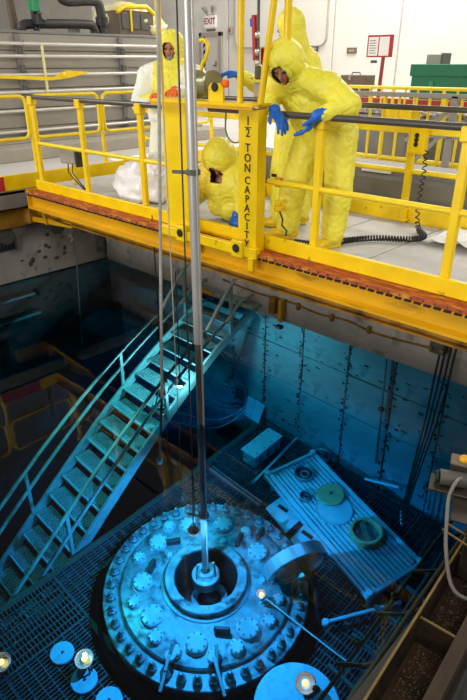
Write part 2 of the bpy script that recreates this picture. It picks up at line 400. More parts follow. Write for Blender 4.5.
for k, (x, z, lab) in enumerate(((-12.86, 1.92, 'grey socket box on the white wall under the hatch corner, left one'), (-12.48, 1.80, 'dark socket box on the white wall under the hatch corner, right one'))):
    t = thing('socket_box', lab, 'socket', (x, 16.98, z))
    MB().span((x - .13, 16.95, z), (x + .13, 17.0, z + .2), bev=.01).build('case', M['steelgrey' if k == 0 else 'dkgrey'], t); MB().span((x - .08, 16.945, z + .05), (x + .08, 16.952, z + .14)).build('socket_face', M['dkgrey' if k == 0 else 'wallgrey'], t)

# ---------------------------------------------------------------- the bridge
BX0, BX1 = -7.2, .5
br = thing('pool_bridge', 'long yellow steel bridge with railings spanning the blue pool', 'bridge', (-3.4, 4.6, 0))
xs_ = [BX0 + .0, -6.15, -5.1, -4.05, -3.0, -2.31, -1.2, BX1]
for i in range(len(xs_) - 1): MB().span((xs_[i] + .007, 3.86, -.03), (xs_[i + 1] - .007, 5.38, 0), bev=.003).build('deck_panel', M['deck'], br)
MB().span((BX0, 3.80, -.05), (BX1, 3.845, .075), bev=.006).build('toe_board', M['yellow'], br)
MB().span((BX0, 5.39, -.05), (BX1, 5.42, .14), bev=.006).build('toe_board', M['yellow'], br)
MB().prism([(3.80, -.05), (3.655, -.055), (3.655, -.04), (3.63, -.04), (3.63, -.075), (3.80, -.075)], (BX1 - BX0, 0, 0), (BX0, 0, 0), (0, 1, 0), (0, 0, 1)).build('rusty_guide_rail', M['rust'], br, 'rusty orange guide rail')
MB().prism([(3.84, -.075), (3.645, -.075), (3.645, -.098), (3.70, -.11), (3.70, -.235), (3.64, -.25), (3.64, -.272), (3.84, -.272)], (BX1 - BX0, 0, 0), (BX0, 0, 0), (0, 1, 0), (0, 0, 1)).build('girder', M['beam'], br)
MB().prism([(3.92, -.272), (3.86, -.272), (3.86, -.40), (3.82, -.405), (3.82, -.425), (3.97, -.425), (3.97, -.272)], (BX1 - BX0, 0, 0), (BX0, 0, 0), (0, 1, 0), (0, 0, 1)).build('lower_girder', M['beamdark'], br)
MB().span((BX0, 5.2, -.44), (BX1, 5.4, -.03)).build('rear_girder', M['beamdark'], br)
MB().span((BX0, 3.645, -.272), (BX0 + .02, 3.9, -.03)).build('end_plate', M['beam'], br)
for k in range(7):
    x = -6.9 + k * 1.05
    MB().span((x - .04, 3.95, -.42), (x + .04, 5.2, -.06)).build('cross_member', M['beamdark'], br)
ft = MB(); bx = BX0 + .1
while bx < BX1: ft.disc((bx, 3.632, -.058), .008, .012, 6, (0, -1, 0)); bx += .09
o = ft.build('rail_bolts', M['dkgrey'], br); o['kind'] = 'stuff'
ft = MB(); bx = BX0 + .05
while bx < BX1: ft.span((bx, 3.624, -.094), (bx + .05, 3.644, -.079)); bx += .075
o = ft.build('edge_teeth', M['ink'], br); o['kind'] = 'stuff'
# front posts and rails
def fpost(x, wd=.042, top=1.05):
    p = MB().box((x, 3.87, (top + 0) / 2), (wd * 1.6, wd * 1.2, top), bev=.008).build('post', M['yellow'], br)
    MB().box((x, 3.868, top - .02), (wd * 2.3, wd * 2.0, .10), bev=.01).build('rail_bracket', M['yellow'], p)
    MB().box((x, 3.87, .03), (wd * 2.6, wd * 1.8, .02), bev=.004).build('foot_plate', M['yellow'], p)
for x in (-7.13, -6.07, -4.98, -2.74, -1.58, -.3): fpost(x)
MB().tube([(-7.22, 3.87, 1.07), (-4.45, 3.87, 1.07)], .026, 10).build('handrail', M['darkrail'], br)
MB().tube([(-4.0, 3.90, 1.075), (-3.46, 3.90, 1.075)], .028, 10).build('handrail', M['darkrail'], br)
MB().tube([(-3.24, 3.87, 1.07), (BX1, 3.87, 1.07)], .026, 10).build('handrail', M['darkrail'], br)
MB().tube([(-7.13, 3.87, .53), (-4.40, 3.87, .53)], .024, 10).build('mid_rail', M['yellowrail'], br)
MB().tube([(-3.26, 3.87, .53), (BX1, 3.87, .53)], .024, 10).build('mid_rail', M['yellowrail'], br)
# rear posts and rails
for x in (-6.3, -4.6, -2.72, -.9):
    p = MB().box((x, 5.35, .52), (.07, .05, 1.04), bev=.008).build('post', M['yellow'], br); MB().box((x, 5.35, .03), (.11, .08, .02), bev=.004).build('foot_plate', M['yellow'], p)
MB().tube([(BX0 + .3, 5.35, 1.07), (BX1, 5.35, 1.07)], .026, 10).build('handrail', M['darkrail'], br)
MB().tube([(BX0 + .3, 5.35, .50), (BX1, 5.35, .50)], .024, 8).build('mid_rail', M['yellowrail'], br)
MB().span((BX0 + .3, 5.36, .84), (BX1, 5.385, .90), bev=.006).build('upper_rail', M['yellowrail'], br)
# clips along the lower flange
# junction box clamped on the left end
t = thing('junction_box', 'grey junction box hung on the left bridge rail', 'junction box', (-6.55, 3.95, .40))
MB().box((-6.62, 4.0, .42), (.26, .10, .20), rz=.25, bev=.012).build('case', M['wallgrey'], t)
MB().box((-6.46, 4.03, .40), (.05, .11, .22), rz=.25, bev=.01).build('clamp', M['black'], t)
for q, s in ((-6.66, .18), (-6.56, .12)):
    MB().tube([(q, 3.99, .33), (q + .03, 3.96, .22), (q + .12 + s * .4, 3.95, .13), (q + .16 + s, 3.96, .05), (q + .2 + s, 4.0, .012)], .008, 6).build('cable', M['black'], t)
t = thing('yellow_bollard', 'short yellow upright with cap behind the junction box', 'post', (-6.9, 4.05, 0))
MB().tube([(-6.88, 4.2, .0), (-6.9, 4.2, .42)], .03, 8).build('upright', M['yellow'], t); MB().disc((-6.9, 4.2, .42), .055, .05, 12).build('cap', M['yellow'], t)

# bridge end truck below the left end
t = thing('end_truck', 'dirty yellow drive truck under the left end of the bridge', 'truck', (-7.55, 3.8, -.55))
MB().box((-7.78, 3.55, -.48), (.34, .5, .26), bev=.02).build('gear_case', M['beamdark'], t)
MB().box((-7.62, 3.95, -.46), (.24, .36, .22), bev=.02).build('motor_case', M['beamdark'], t)
MB().tube([(-7.55, 4.0, -.42), (-7.2, 4.0, -.42)], .09, 12).build('drive_shaft', M['beamdark'], t)
MB().beam((-7.5, 3.85, -.50), (-6.5, 3.85, -.42), .06, .07, bev=.008).build('brace_arm', M['beam'], t)
MB().tube([(-7.1, 3.75, -.12), (-7.08, 3.8, -.5)], .015, 6).build('hanger', M['beam'], t)
for y in (3.5, 4.3): MB().disc((-7.75, y, -.72), .12, .07, 18, (1, 0, 0)).build('wheel', M['dkgrey'], t)
# side walkway at the left edge of the pool
t = thing('side_walkway', 'grey walkway along the left pool edge with yellow kickboard', 'walkway', (-8.0, 3.5, -.1))
MB().span((-8.45, -3, -.12), (-7.46, 7.2, -.08), bev=.004).build('deck_plate', M['dkgrey'], t)
MB().span((-7.50, -3, -.30), (-7.46, 7.2, -.075)).build('fascia', M['steelgrey'], t)
MB().span((-7.52, -3, -.075), (-7.49, 7.2, .12), bev=.005).build('kickboard', M['yellow'], t)
MB().span((-7.487, 2.9, -.065), (-7.478, 3.50, .11)).build('warning_patch', M['red'], t, 'red painted patch')
MB().span((-8.4, -.35, -.60), (-7.85, 5.45, -.12)).build('support_beam', M['dkgrey'], t)
# loop fence on the walkway
t = thing('loop_fence', 'yellow tubular fence of round cornered loops left of the bridge', 'fence', (-7.62, 3.5, -.08))
fy = [-.4 + i * 1.13 for i in range(7)]
for y in fy:
    y1 = y + 1.05; r = .09
    pts = arc((-7.62, y + r, 1.06 - r), r, PI, PI / 2, 4, (0, 1, 0), (0, 0, 1)) + arc((-7.62, y1 - r, 1.06 - r), r, PI / 2, 0, 4, (0, 1, 0), (0, 0, 1)) \
        + arc((-7.62, y1 - r, .54 + r), r, 0, -PI / 2, 4, (0, 1, 0), (0, 0, 1)) + arc((-7.62, y + r, .54 + r), r, -PI / 2, -PI, 4, (0, 1, 0), (0, 0, 1))
    MB().tube(pts, .024, 8, closed=True).build('rail_loop', M['yellowrail'], t)
    MB().box((-7.62, y1 + .04, .44), (.05, .045, 1.04), bev=.006).build('post', M['yellow'], t)

# hoist frame on the bridge
def spline(P, n):
    out = []
    for i in range(len(P) - 1):
        p0 = P[max(i - 1, 0)]; p1 = P[i]; p2 = P[i + 1]; p3 = P[min(i + 2, len(P) - 1)]
        for k in range(n):
            q = k / n
            out.append(.5 * ((2 * p1) + (p2 - p0) * q + (2 * p0 - 5 * p1 + 4 * p2 - p3) * q * q + (3 * p1 - p0 - 3 * p2 + p3) * q ** 3))
    return out + [P[-1]]
V = Vector
CRANK = ((-3.99, 3.8, 1.17), (-3.99, 3.8, 1.40), (-3.93, 3.8, 1.48), (-3.90, 3.8, 1.57), (-3.95, 3.8, 1.615), (-4.0, 3.8, 1.61))
t = hoist = thing('hoist_frame', 'yellow half ton hoist frame of two columns rising from the bridge', 'hoist', (-3.8, 3.72, 0))
MB().prism([(-.16, -.06), (.16, -.06), (.16, .0), (.13, .06), (-.13, .06), (-.16, 0)], (0, 0, 1.22), (-4.22, 3.72, -.09), (1, 0, 0), (0, 1, 0)).build('column', M['yellow'], t, 'broad left column')
cr = MB().prism([(-.105, -.06), (.105, -.06), (.105, .05), (-.105, .05)], (0, 0, 1.20), (-3.31, 3.72, -.09), (1, 0, 0), (0, 1, 0)).build('column', M['yellow'], t, 'right column with black vertical lettering')
def add_text(ch, z, s=.096):
    q = text_mb(ch, s, (-3.31, 3.657, z), (1, 0, 0), (0, 0, 1), .0015, 'CENTER', .0010); q.build('letter', M['ink'], cr)
zt = 1.02
add_text('1', zt); MB().span((-3.345, 3.655, zt - .047), (-3.275, 3.66, zt - .041)).build('fraction_bar', M['ink'], cr); add_text('2', zt - .088)
for k, ch in enumerate('TON'): add_text(ch, zt - .205 - k * .080)
for k, ch in enumerate('CAPACITY'): add_text(ch, zt - .465 - k * .0775, .092)
MB().span((-4.44, 3.58, 1.13), (-3.20, 3.86, 1.155), bev=.004).build('cross_plate', M['yellow'], t)
MB().span((-4.44, 3.575, 1.108), (-3.20, 3.59, 1.132)).build('plate_lip', M['beam'], t)
for x, z1 in ((-4.37, 2.9), (-3.40, 2.9)):
    MB().tube([(x, 3.66, 1.15), (x + (.01 if x < -4 else 0.02), 3.66, z1)], .026, 8).build('mast_tube', M['yellow'], t)
MB().tube([(-3.20, 3.68, 1.15), (-3.085, 3.68, 1.86), (-2.92, 3.68, 2.9)], .026, 8).build('mast_brace', M['yellow'], t)
MB().tube([(-4.02, 3.70, 1.15), (-4.0, 3.7, 2.9)], .012, 8).build('mast_tube', M['yellow'], t, 'thin yellow mast tube')
MB().tube([(-3.05, 3.80, 1.55), (-3.06, 3.8, 2.9)], .03, 8).build('mast_tube', M['yellow'], t)
MB().span((-4.45, 3.60, -.09), (-3.15, 3.66, .0), bev=.005).build('base_beam', M['yellow'], t)
for x in (-4.10, -3.36):
    k = MB().box((x, 3.60, -.03), (.14, .05, .15), bev=.008).build('wheel_guard', M['yellow'], t)
    MB().disc((x, 3.574, -.02), .038, .015, 14, (0, -1, 0)).build('wheel_bolt', M['ink'], k)
    MB().box((x + .16, 3.60, -.14), (.06, .04, .12), bev=.005).build('flange_clip', M['yellow'], t)
MB().tube(spline([V(p) for p in CRANK], 4), .016, 8).build('crank_arm', M['yellow'], t)
t = thing('winch_drum', 'small steel winch drum on the yellow hoist plate', 'winch', (-3.8, 3.72, 1.155))
MB().lathe([(.001, -.12), (.115, -.12), (.115, -.09), (.085, -.085), (.085, .06), (.115, .065), (.115, .09), (.001, .09)], (-3.86, 3.73, 1.275), 20, (1, 0, 0)).build('drum', M['winch'], t)
MB().prism([(-.085, 0), (.085, 0), (.085, .10), (.045, .14), (-.05, .14), (-.085, .11)], (0, -.02, 0), (-3.66, 3.66, 1.155), (1, 0, 0), (0, 0, 1)).build('bearing_bracket', M['yellow'], t)
MB().disc((-3.66, 3.64, 1.265), .035, .02, 12, (0, -1, 0)).build('shaft_end', M['ink'], t)
MB().box((-3.60, 3.70, 1.29), (.06, .05, .06), bev=.012).build('brake_knob', M['gloveorange'], t, 'orange knob')
t = thing('chain_hoist', 'red and steel chain hoist hanging between the yellow mast tubes', 'hoist', (-3.42, 3.9, 1.17))
MB().box((-3.41, 3.9, 1.24), (.08, .07, .12), bev=.012).build('body', M['steel'], t)
MB().box((-3.425, 3.9, 1.37), (.045, .05, .10), bev=.01).build('hook_block', M['dkgrey'], t)
MB().tube([(-3.455, 3.9, 1.46), (-3.475, 3.9, 1.78)], .022, 8).build('red_strap', M['red'], t)
MB().tube([(-3.425, 3.9, 1.36), (-3.44, 3.9, 2.9)], .012, 6).build('chain', M['dkgrey'], t)
for z in (1.44, 1.52, 1.64): MB().ball((-3.425, 3.885, z), (.022, .022, .03), 8, 6).build('shackle', M['steel'], t)
MB().box((-3.49, 3.9, 1.73), (.04, .04, .06), bev=.008).build('clip', M['glove'], t, 'blue clip')
MB().box((-3.385, 3.95, 1.49), (.10, .03, .12), bev=.006).build('red_tag', M['red'], t)
t = thing('hose_loop', 'thin grey hose loop hanging under the hoist handrail', 'hose', (-3.7, 3.92, 1.03))
MB().tube([(-3.83, 3.94, 1.06)] + [Vector((-3.72 + .12 * math.cos(a), 3.94, .93 + .13 * math.sin(a))) for a in [PI + PI * i / 12 for i in range(13)]] + [(-3.60, 3.94, 1.06)], .008, 6).build('hose', M['hose'], t)
t = thing('foot_lamp', 'small yellow cylindrical lamp with black cord on the middle rail', 'lamp', (-3.16, 3.9, .28))
MB().disc((-3.16, 3.90, .33), .032, .05, 14).disc((-3.16, 3.90, .285), .042, .045, 14).build('body', M['boot'], t)
MB().tube([(-3.15, 3.90, .29), (-3.10, 3.89, .22), (-3.11, 3.89, .17), (-3.05, 3.89, .13), (-3.06, 3.89, .085)], .008, 6).build('cord', M['black'], t)
t = thing('pole_bracket', 'small dark clamp on the middle rail beside the lettered column', 'clamp', (-3.2, 3.86, .58))
MB().ring((-3.19, 3.90, .53), .027, .042, .05, 14, (1, 0, 0)).build('clamp_ring', M['beam'], t); MB().box((-3.18, 3.85, .59), (.05, .02, .025), bev=.004).build('clamp_handle', M['ink'], t)

# pendant control box with a coiled cord
t = thing('pendant_control', 'yellow push button control box on the rear rail post', 'control box', (-2.66, 5.3, .72))
MB().box((-2.64, 5.31, .80), (.18, .07, .26), bev=.014).build('case', M['yellow'], t)
for z in (.84, .80, .76): MB().disc((-2.645, 5.276, z), .022, .012, 12, (0, -1, 0)).build('button', M['ink'], t)
coil = [Vector((-2.57, 5.22, .70))]
path = [Vector(p) for p in ((-2.52, 5.24, .72), (-2.50, 5.22, .5), (-2.50, 5.2, .3), (-2.47, 5.16, .1), (-2.38, 5.04, .035), (-2.25, 4.88, .035), (-2.29, 4.72, .035), (-2.55, 4.52, .035), (-2.68, 4.30, .035), (-2.72, 4.14, .035), (-2.80, 4.0, .035), (-3.0, 3.93, .035))]
def spline(P, n):
    out = []
    for i in range(len(P) - 1):
        p0 = P[max(i - 1, 0)]; p1 = P[i]; p2 = P[i + 1]; p3 = P[min(i + 2, len(P) - 1)]
        for k in range(n):
            q = k / n
            out.append(.5 * ((2 * p1) + (p2 - p0) * q + (2 * p0 - 5 * p1 + 4 * p2 - p3) * q * q + (3 * p1 - p0 - 3 * p2 + p3) * q ** 3))
    return out + [P[-1]]
def coil_pts(path, pitch, r, per=8):
    sp = spline(path, 24); L_ = [0]
    for i in range(1, len(sp)): L_.append(L_[-1] + (sp[i] - sp[i - 1]).length)
    N_ = int(L_[-1] / pitch * per); out = []; j = 0
    for k in range(N_):
        s = k / N_ * L_[-1]
        while j < len(L_) - 2 and L_[j + 1] < s: j += 1
        a, b, d = frame_of(sp[min(j + 1, len(sp) - 1)] - sp[j]); q = 2 * PI * k / per
        pt = sp[j].lerp(sp[j + 1], (s - L_[j]) / max(1e-6, L_[j + 1] - L_[j]))
        out.append(pt + (a * math.cos(q) + b * math.sin(q)) * r)
    return out
t2 = thing('coiled_cord', 'black coiled cord running down the post and over the deck', 'cord', (-2.5, 4.7, 0))
MB().tube(coil_pts(path[:5], .055, .02), .006, 5).build('hanging_coil', M['black'], t2)
MB().tube(coil_pts(path[4:], .026, .022), .0085, 5).build('lying_coil', M['black'], t2)
t = thing('paper_sheet', 'crumpled white paper sheet lying on the deck at right', 'paper', (-1.95, 4.95, 0))
sh = MB(); G = 8
pv = []
for i in range(G + 1):
    for j in range(G + 1):
        x = -2.20 + .62 * i / G; y = 4.76 + .56 * j / G
        pv.append((x + .06 * j / G, y, .012 + .10 * abs(noise.noise(Vector((x * 5, y * 5, 0)))) + .003 * (i + j)))
sh.add(pv, [(i * (G + 1) + j, (i + 1) * (G + 1) + j, (i + 1) * (G + 1) + j + 1, i * (G + 1) + j + 1) for i in range(G) for j in range(G)])
o = sh.build('sheet', M['paper'], t); mo = o.modifiers.new('thick', 'SOLIDIFY'); mo.thickness = .004
# plastic bag
def blob(name, c, r, m, parent, amp, freq, seed, flat=.0):
    bm = bmesh.new(); bmesh.ops.create_icosphere(bm, subdivisions=4, radius=1)
    for v in bm.verts:
        n_ = v.co.normalized(); k = 1 + amp * noise.noise(n_ * freq + Vector((seed, 0, 0))) + amp * .6 * abs(noise.noise(n_ * freq * 2.3 + Vector((seed, 5, 0))))
        v.co = Vector((n_.x * r[0] * k, n_.y * r[1] * k, max(n_.z * r[2] * k, -flat)))
    mb = MB(); bm.verts.index_update(); mb.add([Vector(c) + v.co for v in bm.verts], [tuple(v.index for v in f.verts) for f in bm.faces], True); bm.free()
    return mb.build(name, m, parent)
t = thing('plastic_bag', 'crumpled clear white plastic bag on the bridge deck at left', 'bag', (-5.55, 4.25, 0))
blob('bag_film', (-5.52, 4.25, .15), (.40, .26, .27), M['bag'], t, .35, 2.2, 3.0, .145)
blob('bag_neck', (-5.28, 4.28, .36), (.10, .10, .12), M['bag'], t, .5, 2.6, 8.0, .2)

# ---------------------------------------------------------------- people
def caps(mb, p0, r0, p1, r1, n=12):
    p0 = Vector(p0); p1 = Vector(p1)
    mb.ball(p0, r0, n, 8); mb.ball(p1, r1, n, 8); mb.tube([p0, p1], [r0, r1], n)
def remesh(mb, name, m, parent, vox, smooth=4, disp=None, cut=None, label=None, keep=None):
    me, c = mb.mesh(name + '_raw', m)
    tmp = bpy.data.objects.new('tmp', me); C.objects.link(tmp)
    r = tmp.modifiers.new('r', 'REMESH'); r.mode = 'VOXEL'; r.voxel_size = vox; r.use_smooth_shade = True
    if smooth: sm = tmp.modifiers.new('s', 'SMOOTH'); sm.iterations = smooth; sm.factor = .5
    dg = bpy.context.evaluated_depsgraph_get(); me2 = bpy.data.meshes.new_from_object(tmp.evaluated_get(dg))
    bpy.data.objects.remove(tmp); bpy.data.meshes.remove(me); me2.name = name
    if disp:
        amp, fr, seed = disp
        nrm = [v.normal.copy() for v in me2.vertices]
        for v, n_ in zip(me2.vertices, nrm):
            p = v.co + c
            a = noise.noise(Vector((p.x * fr + seed, p.y * fr, p.z * fr * 1.7)))
            q = Vector((p.x + p.z * .6, p.y - p.z * .4, p.z * 1.3)) * fr * 1.9
            b = 1 - 2 * abs(noise.noise(q + Vector((seed * 2, 3, 1))))
            cr_ = math.exp(-(noise.noise(q * 1.1 + Vector((seed * 2, 3, 1))) / .09) ** 2)
            v.co += n_ * amp * (.8 * a + .35 * b - 1.0 * cr_)
    if cut:
        bm = bmesh.new(); bm.from_mesh(me2); kill = [v for v in bm.verts if cut(v.co + c)]
        bmesh.ops.delete(bm, geom=kill, context='VERTS'); bm.to_mesh(me2); bm.free()
    me2.materials.clear(); me2.materials.append(m)
    me2.polygons.foreach_set('use_smooth', [True] * len(me2.polygons)); me2.update()
    o = link(name, me2, c, parent, label)
    if cut: s_ = o.modifiers.new('thick', 'SOLIDIFY'); s_.thickness = .006; s_.offset = -1
    return o
def basis(fwd, upish=(0, 0, 1)):
    f = Vector(fwd).normalized(); u = Vector(upish); u = (u - f * u.dot(f)).normalized(); r = f.cross(u)
    return r, f, u
def head_mb(mb, c, r, f, u):
    """a head 0.235 tall: skull, jaw, brow, nose, lips, chin, ears"""
    c = Vector(c); P_ = lambda a, b, d: c + r * a + f * b + u * d
    R = Matrix((r, f, u)).transposed()
    mb.ball(P_(0, -.012, .028), (.076, .094, .088), 20, 14, R); mb.ball(P_(0, .022, -.038), (.060, .070, .074), 18, 12, R)
    mb.ball(P_(0, .070, -.088), (.026, .020, .022), 10, 8, R)
    for s in (-1, 1):
        mb.ball(P_(.030 * s, .076, .022), (.026, .014, .011), 10, 6, R); mb.ball(P_(.042 * s, .062, -.022), (.022, .018, .018), 10, 6, R)
        mb.ball(P_(.077 * s, -.005, -.008), (.009, .020, .032), 8, 8, R)
    mb.tube([P_(0, .082, .018), P_(0, .103, -.022)], [.009, .015], 8); mb.ball(P_(0, .106, -.026), (.013, .014, .012), 10, 6, R)
    for s in (-1, 1): mb.ball(P_(.013 * s, .096, -.028), (.009, .011, .008), 8, 6, R)
    mb.ball(P_(0, .086, -.055), (.025, .012, .006), 10, 6, R); mb.ball(P_(0, .084, -.066), (.022, .012, .007), 10, 6, R)
def add_eyes(c, r, f, u, body, beard=None):
    c = Vector(c); P_ = lambda a, b, d: c + r * a + f * b + u * d; R = Matrix((r, f, u)).transposed()
    for s in (-1, 1): MB().ball(P_(.030 * s, .0835, .004), (.011, .007, .006), 10, 6, R).build('eye', M['eye'], body)
    for s in (-1, 1): MB().tube([P_(.014 * s, .090, .022), P_(.032 * s, .089, .027), P_(.047 * s, .079, .021)], [.004, .005, .003], 6).build('eyebrow', M['hair'], body)
    MB().tube([P_(-.024, .086, -.0605), P_(0, .0985, -.0600), P_(.024, .086, -.0605)], [.002, .003, .002], 6).build('mouth', M['eye'], body)
    if beard:
        mb = MB(); mb.ball(P_(0, .058, -.088), (.052, .040, .036), 12, 8, R)
        for s in (-1, 1): mb.ball(P_(.048 * s, .028, -.060), (.016, .040, .042), 10, 8, R); mb.tube([P_(.002 * s, .1, -.046), P_(.028 * s, .086, -.054), P_(.04 * s, .07, -.075)], [.006, .007, .005], 6)
        remesh(mb, 'beard', M['hair'], body, .006, 2)
def glove(wrist, elbow, tip, palm_n, thumb_side, m, parent, curl=.5, spread=.012):
    """five fingered glove: cuff, palm, four bent fingers and a thumb at the side"""
    w_ = Vector(wrist); d = (Vector(tip) - w_).normalized(); n_ = Vector(palm_n); n_ = (n_ - d * n_.dot(d)).normalized(); s = Vector(thumb_side); s = (s - d * s.dot(d) - n_ * s.dot(n_)).normalized()
    e = (Vector(elbow) - w_).normalized(); mb = MB()
    caps(mb, w_ + e * .09, .044, w_, .036)
    R = Matrix((s, d, n_)).transposed()
    K_ = 1.32
    mb.ball(w_ + d * .05, (.044, .058, .022), 14, 10, R)
    mb.ball(w_ + d * .075, (.043, .03, .020), 14, 10, R)
    Ls = (.074, .082, .076, .060)
    for k in range(4):
        o_ = (1.5 - k) * .0215; p = w_ + d * (.092 - abs(k - 1.3) * .004) + s * o_
        ang = .12; dd = (d + s * (1.5 - k) * spread * 6).normalized(); rad = (.0105, .011, .0105, .0095)[k]
        caps(mb, p - dd * .03, rad * 1.1, p, rad * 1.1, 8)
        for j, fr in enumerate((.45, .31, .24)):
            ang += curl * (.55, .8, .6)[j] * (1 + .08 * k); di = dd * math.cos(ang) + n_ * math.sin(ang)
            q = p + di * Ls[k] * fr; caps(mb, p, rad * (1 - .06 * j), q, rad * (.94 - .07 * j), 8); p = q
    p = w_ + d * .022 + s * .034; caps(mb, w_ + d * .01 + s * .012, .017, p, .015, 8)
    d1 = (d * .7 + s * .62 + n_ * .35).normalized(); q = p + d1 * .036; caps(mb, p, .015, q, .0125, 8)
    d2 = (d * .9 + s * .2 + n_ * .38).normalized(); caps(mb, q, .0125, q + d2 * .030, .0105, 8)
    mb.v = [w_ + (v - w_) * K_ for v in mb.v]
    return remesh(mb, 'glove', m, parent, .0056, 2)
def boot(ank, toe, m, parent):
    a = Vector(ank); d = Vector(toe); d.z = 0; d.normalize(); s = Vector((-d.y, d.x, 0)); R = Matrix((d, s, Vector((0, 0, 1)))).transposed(); mb = MB()
    g = Vector((a.x, a.y, 0)); fl = FLOOR
    mb.ball(g + Vector((0, 0, fl + .055)) - d * .03, (.075, .052, .055), 14, 10, R); mb.ball(g + d * .075 + Vector((0, 0, fl + .048)), (.10, .056, .047), 14, 10, R)
    mb.ball(g + d * .15 + Vector((0, 0, fl + .036)), (.07, .055, .036), 14, 10, R); caps(mb, g + Vector((0, 0, fl + .07)), .055, a + Vector((0, 0, .08)), .062)
    mb.box(g + d * .065 + Vector((0, 0, fl + .008)), (.27, .095, .016), rot=R)
    return remesh(mb, 'boot', m, parent, .008, 3)
FLOOR = 0.0
def person(label, J, face, up, suit, glove_m, gl, bl, beard=False, seed=1.0, hood=(.125, .135, .150), sleeve=None, legm=None, hoodm=None, fat=1.0, tex=.0085, lf=1.0):
    """J: joint positions; face: gaze direction; gl: glove data per hand; bl: boot data"""
    root = thing('person', label, 'person', (J['hip'][0], J['hip'][1], 0), None)
    r, f, u = basis(face, up); hc = Vector(J['head'])
    # body: one continuous surface under the clothes
    mb = MB(); head_mb(mb, hc, r, f, u)
    neck = Vector(J['neck']); hip = Vector(J['hip']); ch = Vector(J['chest'])
    caps(mb, hc - u * .06 - f * .02, .055, neck, .058); caps(mb, neck, .06, ch, .12); caps(mb, ch, .125, hip, .125)
    for s in 'LR':
        caps(mb, neck, .06, J[s + 'sh'], .06); caps(mb, J[s + 'sh'], .055, J[s + 'el'], .042); caps(mb, J[s + 'el'], .042, J[s + 'wr'], .03)
        caps(mb, hip, .10, J[s + 'hp'], .095); caps(mb, J[s + 'hp'], .085, J[s + 'kn'], .06); caps(mb, J[s + 'kn'], .058, J[s + 'an'], .042)
    body = remesh(mb, 'body', M['skin'], root, .0085, 2)
    add_eyes(hc, r, f, u, body, beard)
    # coverall with hood
    mb = MB(); k = fat
    caps(mb, neck - f * .01, .105, ch, .175 * k, 16); caps(mb, ch, .180 * k, hip, .185 * k, 16)
    mid = ch.lerp(hip, .5); side = (Vector(J['Lsh']) - Vector(J['Rsh'])).normalized()
    for q, rr in ((ch, .155), (mid, .15), (hip, .15)):
        for s in (-1, 1): mb.ball(q + side * .085 * s * k, rr * k, 14, 10)
    for s in 'LR':
        caps(mb, neck, .10, J[s + 'sh'], .105 * k, 14); caps(mb, J[s + 'sh'], .100 * k, J[s + 'el'], .080 * k, 14)
        e_ = Vector(J[s + 'el']); w_ = Vector(J[s + 'wr']); caps(mb, e_, .080 * k, w_ - (w_ - e_).normalized() * .05, .060, 14)
        caps(mb, hip, .16 * k, J[s + 'hp'], .145 * lf, 14); caps(mb, J[s + 'hp'], .142 * lf, J[s + 'kn'], .122 * lf, 14)
        kn = Vector(J[s + 'kn']); an = Vector(J[s + 'an']); caps(mb, kn, .122 * lf, an + Vector((0, 0, .07)), .105 * lf, 14)
    R = Matrix((r, f, u)).transposed()
    mb.ball(hc - f * (hood[1] - .122) + u * .012, hood, 20, 14, R); caps(mb, hc - f * .03 - u * .05, .115, neck, .13, 16)
    def cut(p):
        q = p - hc; a = q.dot(r) / .066; d_ = (q.dot(u) + .016) / .088
        return q.length < max(hood) + .02 and q.dot(f) > .03 and a * a + d_ * d_ < 1
    cov = remesh(mb, 'coverall', suit, root, .0115, 6, (tex, 5.0, seed), cut)
    if sleeve or hoodm or legm:
        cov.data.materials.append(sleeve or suit); cov.data.materials.append(hoodm or suit)
        base = WLOC[cov.name]
        for p in cov.data.polygons:
            q = p.center + base; ish = (q - hc).length < .21 or (q.z > J['chest'][2] - .10 and abs((q - ch).dot(side)) < .16)
            p.material_index = 2 if ish else (1 if sleeve else 0)
    for g in gl: glove(*g[:5], glove_m, root, *g[5:])
    for b in bl: boot(*b, M['boot'], root)
    z = MB(); ftn = Vector(face); 
    return root
V = Vector
# man leaning on the rail in front
J = dict(head=(-3.09, 3.82, 1.42), neck=(-3.07, 3.97, 1.33), chest=(-3.01, 4.13, 1.18), hip=(-2.95, 4.25, .92),
         Lsh=(-2.80, 4.01, 1.27), Rsh=(-3.31, 3.98, 1.25), Lel=(-2.58, 3.99, 1.15), Lwr=(-2.735, 3.80, 1.085), Rel=(-3.37, 3.97, 1.14), Rwr=(-3.15, 3.80, 1.10),
         Lhp=(-2.80, 4.24, .86), Rhp=(-3.09, 4.22, .86), Lkn=(-2.73, 4.16, .48), Rkn=(-3.16, 4.10, .48), Lan=(-2.73, 4.13, .06), Ran=(-3.19, 4.08, .06))
person('yellow hooded person with blue gloves bent over the front handrail looking down', J, (.20, -.74, -.64), (.1, -.5, .85), M['suit'], M['glove'],
       [(J['Lwr'], J['Lel'], (-2.85, 3.755, .91), (-.5, -.2, -.4), (-.4, -.8, .2), .35), (J['Rwr'], J['Rel'], (-2.95, 3.74, .95), (.35, -.1, -.8), (.6, -.7, .1), .35)],
       [(J['Lan'], (-.3, -1, 0)), (J['Ran'], (-.75, -.55, 0))], seed=1.3, hood=(.150, .160, .172), fat=1.17)
